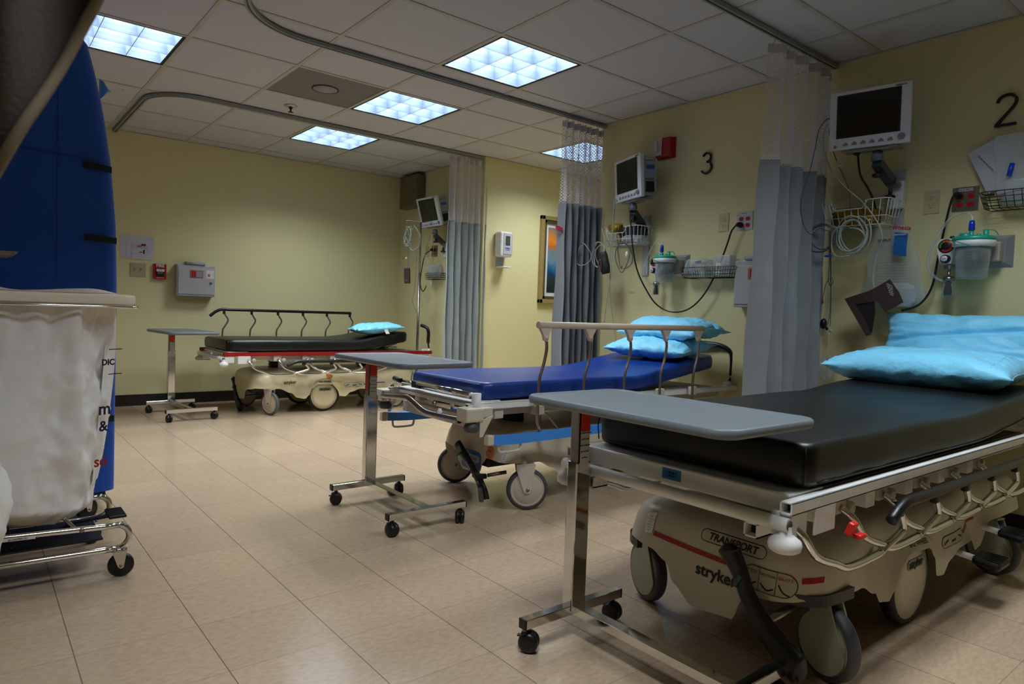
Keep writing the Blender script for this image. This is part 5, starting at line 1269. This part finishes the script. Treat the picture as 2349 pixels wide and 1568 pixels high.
for k in range(9):
    bm = NB(); z_ = .03-.014*k; box(bm, (.02, -.060, z_), (.15, .0006, .0012)); obj('printed_line', bm, REDPRINT if k == 2 else mat('faint_print', (.40, .38, .38), .6), t)
lump('bag_contents', 'crumpled white material at the bottom of the clear hanging bag', 'bag', (.925, -.785, 1.10), (.05, .20, .11), film('white_filling', (.80, .82, .84), .55, .3), 17, .3, part='filling')
t = root('plastic_bag', 'low clear plastic bag behind pillow at the nearest curtain', 'bag', A(1897, 842, .93), -90)
bm = NB(); bmesh.ops.create_icosphere(bm, subdivisions=3, radius=1)
for v in bm.verts: v.co = Vector((v.co.x*.06, v.co.y*.02, v.co.z*.07))*(1+.3*noise.noise(v.co*2))
obj('film', bm, CLEAR, t, smooth=True)
bm = NB(); tube(bm, [(0, 0, -.07), (0, 0, .30)], .002, 6); obj('hanging_string', bm, CLEARB, t)
# bay 4: drip stand, cables, handset
t = root('drip_stand', 'thin steel drip stand beside the far stretcher head', 'drip stand', (.72, 3.575, 0))
bm = NB(); tube(bm, [(0, 0, .05), (0, 0, 1.30)], .0125, 12); obj('lower_pole', bm, STEEL, t)
bm = NB(); tube(bm, [(0, 0, 1.28), (0, 0, 1.80)], .009, 12); obj('upper_pole', bm, STEEL, t)
bm = NB(); tube(bm, spline([(-.10, .12, 1.79), (-.095, .115, 1.815), (-.05, .06, 1.812), (0, 0, 1.80)], 4), .004, 8); obj('hook', bm, STEEL, t); bm = NB(); tube(bm, spline([(.05, -.10, 1.78), (.05, -.095, 1.80), (.0, 0, 1.80)], 4), .004, 8); obj('hook', bm, STEEL, t)
for k in range(5):
    a = 2*math.pi*k/5; bm = NB(); tube(bm, [(0, 0, .08), (.24*math.cos(a), .24*math.sin(a), .055)], .01, 8); lathe(bm, [(0, -.01), (.025, -.01), (.025, .01), (0, .01)], (.24*math.cos(a), .24*math.sin(a), .025), 'X', 14); obj('leg', bm, STEEL, t)
coil('pale cables bunched on the hook of the distant drip stand', A(938, 520, .60), .05, .09, 4, CABLE, .0032, 13)
coil('wide drooping loop of pale lead beside the distant drip stand', A(952, 520, .62), .075, .12, 1, CABLE, .0032, 15)
cable('thin lead hanging down to the far pillow beside the drip stand', [A(957, 570, .66), A(955, 620, .66), A(950, 670, .66), A(946, 690, .66), A(955, 715, .66)], .0022, CABLED)
cable('thin lead holding the brown handset left of the drip stand', [A(933, 535, .62), A(936, 560, .62), A(936, 612, .62)], .0022, CABLED)
t = root('blood_pressure_cuff', 'small folded brown cuff hanging left of the distant drip stand', 'cuff', A(934, 632, .62), -60)
bm = NB(); box(bm, (0, 0, 0), (.062, .028, .155), .008, rot3(y=-3)); obj('cuff_roll', bm, BROWNC, t); text('print', 'II II', .012, LABELW, t, (0, -.016, -.045))
bead('brass coloured lead tip left of the distant drip stand', A(925, 591, .62), (.008, .008, .018), mat('brass', (.62, .48, .25), .4, .6))
bead('white lead plug beside the brass coloured tip', A(932, 592, .62), (.008, .012, .012), WHITE)
bead('white bottle-like fitting hanging below the distant basket', A(990, 650, .93), (.012, .012, .03), WHITE, 'fitting', 'wall_fitting')
cable('loop of pale lead in front of distant monitor arm', [A(993, 530, .80), A(982, 540, .80), A(977, 570, .82), A(974, 590, .84), A(990, 530, .84), A(994, 560, .86), A(994, 600, .90)], .0025, CABLE)
# pillows of the near bed
pillow('near lower pillow lying flat on the black mattress at right', (.560, -1.07, .768), .42, .78, .175, rz=-2, ry=-4, seed=31, crease=.012)
pillow('near upright pillow leaning on the wall end of the black mattress', (.84, -1.13, .878), .30, .76, .14, rz=0, ry=-66, seed=44, crease=.02)

# ================================================================ LINEN HAMPER AND CART
LINEN = mat('off_white_canvas', (.93, .92, .91), .8, bump=(160, .35, .002), var=(5, .03))
t = root('linen_hamper', 'chrome wheeled laundry hamper with cream lid at left', 'hamper', (-2.62, .54, 0))
LIDM = mat('cream_lid_plastic', (.96, .91, .82), .4)
hx0, hx1 = -.36, .288; hy = .235
bm = NB()
def lr(k, z): return [bm.verts.new((a, b, z)) for a, b in rrect(hx1-hx0-2*k, 2*hy-2*k, .05, 6, (hx0+hx1)/2, 0)]
Rg = [lr(.008, .921), lr(0, .926), lr(0, .950), lr(.004, .956), lr(.02, .958)]
for Aa, B in zip(Rg, Rg[1:]):
    for i in range(len(Aa)): f = bm.faces.new((Aa[i], Aa[(i+1) % len(Aa)], B[(i+1) % len(B)], B[i]))
bm.faces.new(Rg[0][::-1]); bm.faces.new(Rg[-1]); obj('lid', bm, LIDM, t)
bm = NB(); tube(bm, [(a, b, .917) for a, b in rrect(hx1-hx0+.008, 2*hy+.008, .05, 5, (hx0+hx1)/2, 0)], .005, 8, closed=True); obj('rim_ring', bm, CHROME, t)
for s in (-1, 1):
    bm = NB(); y = s*.205
    P = [(-.45, y, .205), (.20, y, .178)]+[(.235+.040*math.cos(a), y, .138+.040*math.sin(a)) for a in [math.radians(90-q) for q in range(0, 181, 20)]]+[(.20, y, .098), (-.45, y, .108)]
    tube(bm, spline(P, 3), .0105, 12); obj('base_loop', bm, CHROME, t)
    bm = NB(); tube(bm, [(.13, y-.012*s, .17), (.06, s*.10, .24), (.0, s*.03, .5), (.0, s*.02, .915)], .006, 8); obj('upright', bm, CHROME, t)
    bm = NB(); tube(bm, [(-.33, y-.012*s, .20), (-.33, s*.18, .915)], .006, 8); obj('upright', bm, CHROME, t)
    for x in (.135, -.10): 
        bm = NB(); lathe(bm, [(0, -.012), (.007, -.012), (.009, -.008)] if s < 0 else [(0, .012), (.007, .012), (.009, .008)], (x, y, .180 if x > 0 else .190), 'Y', 10); obj('bolt', bm, STEEL, t)
bm = NB(); tube(bm, [(-.40, .0, .10), (.05, .0, .112), (.14, .0, .150), (.26, .0, .158)], .01, sq=(.022, .010)); obj('pedal_arm', bm, BLACK, t)
bm = NB(); box(bm, (.262, -.01, .165), (.055, .11, .010), .002)
for k in range(9): box(bm, (.262, -.01+.012*(k-4), .171), (.05, .004, .003))
obj('foot_pedal', bm, BLACK, t)
bm = NB(); box(bm, (-.05, -.05, .13), (.5, .26, .006)); tube(bm, [(-.05, .15, .15), (-.05, -.19, .15)], .004, 6); obj('base_tray', bm, BLACK, t)
def hcaster(par, x, y, ang, r=.036, z0=.1):
    c = bpy.data.objects.new('caster', None); C.objects.link(c); c.parent = par; c.location = (x, y, 0); c.rotation_euler = (0, 0, math.radians(ang)); c.empty_display_size = .02
    bm = NB(); lathe(bm, [(0, -.011), (r*.55, -.011), (r*.62, -.008), (r*.85, -.011), (r, -.006), (r, .006), (r*.85, .011), (r*.62, .008), (r*.55, .011), (0, .011)], (0, 0, r), 'Y', 30); obj('wheel', bm, BLACK, c)
    bm = NB()
    for s in (-1, 1): prism(bm, [(-.026, 2*r+.010), (.018, 2*r+.010), (.009, r-.006), (0, r-.010), (-.008, r-.004)], .002, 'XZ', s*.0145-.001)
    box(bm, (-.004, 0, 2*r+.010), (.045, .031, .003)); lathe(bm, [(0, 2*r+.022), (.014, 2*r+.022), (.019, 2*r+.014), (.019, 2*r+.010), (0, 2*r+.010)], (-.010, 0, 0), seg=16); lathe(bm, [(.006, 2*r+.02), (.006, z0)], (-.010, 0, 0), seg=10); obj('fork', bm, CHROME, c)
    bm = NB(); lathe(bm, [(0, -.018), (.005, -.018), (.005, .018), (0, .018)], (0, 0, r), 'Y', 8); obj('axle', bm, STEEL, c)
hcaster(t, .250, -.205, -10, .040, .105); hcaster(t, .215, .205, 25); hcaster(t, -.35, -.205, 5); hcaster(t, -.35, .205, 30)
bm = NB(); box(bm, (-.04, -.2165, .1835), (.10, .001, .010), 0, rot3(y=2.4)); obj('name_label', bm, LABELW, t); text('print', 'SN HAMPER CO', .007, PRINT, t, (-.035, -.2175, .183))
# canvas bag hung inside the frame, bulging and folded
def bagshape(u, v, cx, cy, wx, wy, z0, z1, seed, amp, skew=0, sag=0, flare=0):
    a = 2*math.pi*u; z = z0+(z1-z0)*v
    px = math.copysign(abs(math.cos(a))**.7, math.cos(a)); py = math.copysign(abs(math.sin(a))**.7, math.sin(a))
    prof = 1+flare*math.sin(math.pi*min(1, v*1.1))-.22*max(0, .06-v)/.06
    fold = amp*1.3*(math.sin(a*7+seed+2*v)+.6*math.sin(a*13+3*v+seed))*(.35+.65*v)
    n = .020*noise.noise(Vector((px*2.2+seed, py*2.2, v*5)))-.030*abs(noise.noise(Vector((px*4+v*3, py*4+seed, v*5-px*3))))-.010*abs(noise.noise(Vector((px*11, py*11+seed, v*19+px*6))))
    return Vector((cx+px*(wx*prof+fold+n)+skew*(1-v), cy+py*(wy*prof+fold+n), z+sag*(px)*(1-v)))
bm = NB(); sheet(bm, 140, 70, lambda u, v: bagshape(u, v, -.015, -.02, .248, .185, .215, .922, 1.0, .011, -.055, -.03, .05), closeu=True)
obj('bag_cloth', bm, LINEN, t, smooth=True)
bm = NB(); sheet(bm, 60, 6, lambda u, v: bagshape(u, .0001, -.015, -.02, .248*(1-v), .185*(1-v), .215, .922, 1.0, .011, -.055, -.03, .05)+Vector((0, 0, -.012*math.sin(math.pi*v/2))), closeu=True)
obj('bag_bottom', bm, LINEN, t, smooth=True)
bm = NB(); tube(bm, [Vector((-.165+.03*math.sin(9*v), -.2255-.004*math.sin(7*v), .915-.52*v)) for v in [k/24 for k in range(25)]], .003, 6); obj('bag_seam', bm, LINEN, t)
# printed flap on the side of the bag
bm = NB(); sheet(bm, 10, 30, lambda u, v: Vector((.222+.050*u*(1-.35*(v-.55)**2*4)-.045*(1-v), -.10+.10*u+.006*math.sin(9*v+4*u), .30+.615*v))); o = obj('bag_flap', bm, LINEN, t, smooth=True)
for s_, z, sz, m in (('m', .565, .06, mat('navy_print', (.06, .08, .25), .6)), ('&', .505, .05, mat('navy_print', (.06, .08, .25), .6)), ('so', .385, .052, REDPRINT), ('DIC', .725, .028, PRINT)):
    text('print', s_, sz, m, t, (.228-.035*(1-(z-.3)/.6), -.128, z), (90, 0, 30), bold=.001)
for z in (.77, .685): 
    bm = NB(); box(bm, (.240, -.122, z), (.05, .0015, .003), 0, rot3(z=30)); obj('print', bm, PRINT, t)
# folded cloth on the lid
o = root('folded_cloth', 'pale pink folded cloth lying on the cream hamper lid', 'cloth', (-2.56, .60, .958))
bm = NB(); bmesh.ops.create_icosphere(bm, subdivisions=4, radius=1)
for v in bm.verts:
    n = v.co.normalized(); x = math.copysign(abs(n.x)**.5, n.x)*.205; y = math.copysign(abs(n.y)**.5, n.y)*.11
    hgt = .006+.004*math.sin(x*23)+.011*math.exp(-((x+.17)/.03)**2)+.008*math.exp(-((x-.15)/.06)**2)
    v.co = Vector((x, y, .0015+(max(0, n.z)**.6)*hgt*1.3))
obj('cloth', bm, mat('pink_white_cloth', (.95, .87, .84), .8), o, smooth=True)
# second linen bag slumped at the left edge
o = root('laundry_bag', 'full white laundry bag slumped against the hamper at left edge', 'bag', (-2.84, .06, 0))
bm = NB(); bmesh.ops.create_icosphere(bm, subdivisions=5, radius=1)
for v in bm.verts:
    n = v.co.normalized(); q = n*1.7+Vector((4, 1, 0)); k = 1+.20*noise.noise(q)-.30*abs(noise.noise(q*2.2))-.12*abs(noise.noise(q*5))
    v.co = Vector((n.x*.15*k, n.y*.13*k, .35+n.z*.34*k))
    if v.co.z < .008: v.co.z = .008
obj('bag_cloth', bm, LINEN, o, smooth=True)
bm = NB(); lathe(bm, [(.05, .66), (.035, .70), (.06, .75), (.02, .74)], (-.01, 0, 0), seg=20); obj('tied_neck', bm, LINEN, o)

# blue covered cart
BC = mat('cobalt_nylon', (.0, .30, .70), .55, bump=(300, .3, .001), sheen=.1, var=(3, .12))
t = root('covered_cart', 'tall supply cart under a cobalt blue fabric cover behind the hamper', 'cart', (-2.80, 1.32, 0))
def cartx(z):
    T_ = [(.13, .512), (1.0, .516), (1.25, .510), (1.50, .490), (1.70, .462), (1.85, .434), (1.98, .402), (2.03, .35)]
    for (a, b), (c_, d) in zip(T_, T_[1:]):
        if z <= c_: return b+(d-b)*max(0, (z-a))/(c_-a)
    return T_[-1][1]
def cartf(u, v):
    z = .13+1.90*v; hx = cartx(z); P = rrect(2, 2, .12, 6); n = len(P)
    q = u*n; i = int(q) % n; f = q-int(q); a = P[i]; b = P[(i+1) % n]; x, y = a[0]+(b[0]-a[0])*f, a[1]+(b[1]-a[1])*f
    w = .006*noise.noise(Vector((x*3, y*3, z*2.2)))+.004*math.sin(x*9+z*1.5)+.012*noise.noise(Vector((x*1.2, y, z*1.1+7)))
    return Vector((x*hx+(x*.3*w), y*(.32-.03*max(0, z-1.6))+w*(1 if y < 0 else -1)*1.6, z))
bm = NB(); sheet(bm, 112, 60, cartf, closeu=True)
top = [v for v in bm.verts if abs(v.co.z-2.03) < 1e-4]; c_ = bm.verts.new((0, 0, 2.06)); 
es = [e for e in bm.edges if e.is_boundary and all(abs(v.co.z-2.03) < 1e-4 for v in e.verts)]
for e in es: bm.faces.new((e.verts[0], e.verts[1], c_))
obj('fabric_cover', bm, BC, t, smooth=True)
bm = NB(); tube(bm, [(x, -.331-.0, 1.535-.035*(x+.5)) for x in [-.45+.09*k for k in range(11)]], .0022, 5); obj('hem_stitching', bm, mat('navy_thread', (.0, .20, .50), .6), t)
bm = NB(); tube(bm, [(.30, -.327, z) for z in (.2, .8, 1.4, 1.95)], .0009, 5); obj('vertical_seam', bm, mat('navy_thread', (.0, .20, .50), .6), t)
VEL = mat('black_webbing', (.04, .04, .045), .7)
for z, x0_, x1_ in ((1.478, .385, .488), (1.188, .390, .508), (.445, .39, .505)):
    bm = NB(); sheet(bm, 8, 2, lambda u, v: Vector((x0_+(x1_-x0_)*u, -.336+.010*max(0, u-.6)/.4*1.5, z-.012+.026*v-.006*u))); obj('strap', bm, VEL, t, smooth=True)
bm = NB(); box(bm, (0, 0, .12), (.96, .60, .03), .004); obj('base_shelf', bm, BLACK, t)
for x, y, a in ((.42, -.24, 30), (.42, .24, 0), (-.42, -.24, 10), (-.42, .24, 0)): hcaster(t, x, y, a, .045, .115)
o = root('surgical_mask', 'pale blue mask with white ties poking out behind the blue cart', 'mask', at(227, 203, 1, 1.40))
bm = NB(); sheet(bm, 8, 8, lambda u, v: Vector((.0+.05*u*(1-abs(v-.5)), .0+.01*math.sin(7*u), (v-.5)*.10*(1-.5*u)))); obj('mask_cloth', bm, mat('mask_blue', (.50, .72, .82), .7), o, smooth=True)
bm = NB(); tube(bm, spline([(.03, 0, .0), (.06, 0, .012), (.10, 0, .018), (.085, 0, .008)], 4), .0018, 5); tube(bm, spline([(.01, 0, -.05), (.012, 0, -.07), (.005, 0, -.09)], 4), .0018, 5); obj('tie', bm, LABELW, o)

# thin board jutting in from the left on its post
o = root('writing_board', 'thin tan folder stack jutting in at left edge before the blue cart', 'folder', (-2.855, .62, .03))
for k in range(3):
    bm = NB(); box(bm, (-.06+.008*k, 0, 1.045+.0045*k), (.50, .26, .0035), .001); obj('board_sheet', bm, mat('kraft_board', (.60, .54, .50), .6), o)
bm = NB(); tube(bm, [(-.30, .05, 0.02), (-.30, .05, 1.043)], .012, 10); box(bm, (-.30, .05, .012), (.22, .22, .02), .004); obj('post', bm, STEEL, o)

# foreground curtain pulled aside close to the camera
FC = mat('brown_grey_curtain', (.30, .25, .22), .8, bump=(200, .3, .002), var=(6, .12))
t = root('drawn_curtain', 'blurred dark brown curtain swept across the top left corner close by', 'curtain', (0, 0, 0))
yc_ = -1.52
E0 = [at(262, -40, 1, yc_), at(246, 22, 1, yc_), at(205, 102, 1, yc_), at(158, 190, 1, yc_), at(112, 265, 1, yc_), at(66, 335, 1, yc_), at(22, 410, 1, yc_), at(-8, 462, 1, yc_), at(-90, 600, 1, yc_)]
E0 = [p+Vector((-.008, 0, .012)) for p in E0]
Es = spline(E0, 5)
top_ = Vector((Es[0].x+.14, yc_, H-.03))
Es = [top_+(Es[0]-top_)*(k/6) for k in range(6)]+Es
def fcf(u, v):
    q = v*(len(Es)-1); i = min(int(q), len(Es)-2); e = Es[i]+(Es[i+1]-Es[i])*(q-i)
    x = e.x-.75*(1-u)
    w = .035*math.sin(x*31+2.2*e.z)+.02*math.sin(x*67+1)+.02*noise.noise(Vector((x*4, 0, e.z*3)))
    return Vector((x, yc_+w*(1-.7*u**6)-.02*(1-u), e.z))
bm = NB(); sheet(bm, 90, 60, fcf); obj('brown_fabric', bm, FC, t, smooth=True, fix=False)
bm = NB(); tube(bm, [fcf(1, k/60)+Vector((.002, -.004, 0)) for k in range(61)], .005, 8); obj('hem', bm, mat('tan_hem', (.50, .44, .34), .8), t)
t.location = (-2.9, yc_, 0)
for ch in t.children: ch.location = (2.9, -yc_, 0)
track('hidden curtain track above the blurred brown curtain', [(-4.0, yc_, H-.014), (-2.35, yc_, H-.014)])
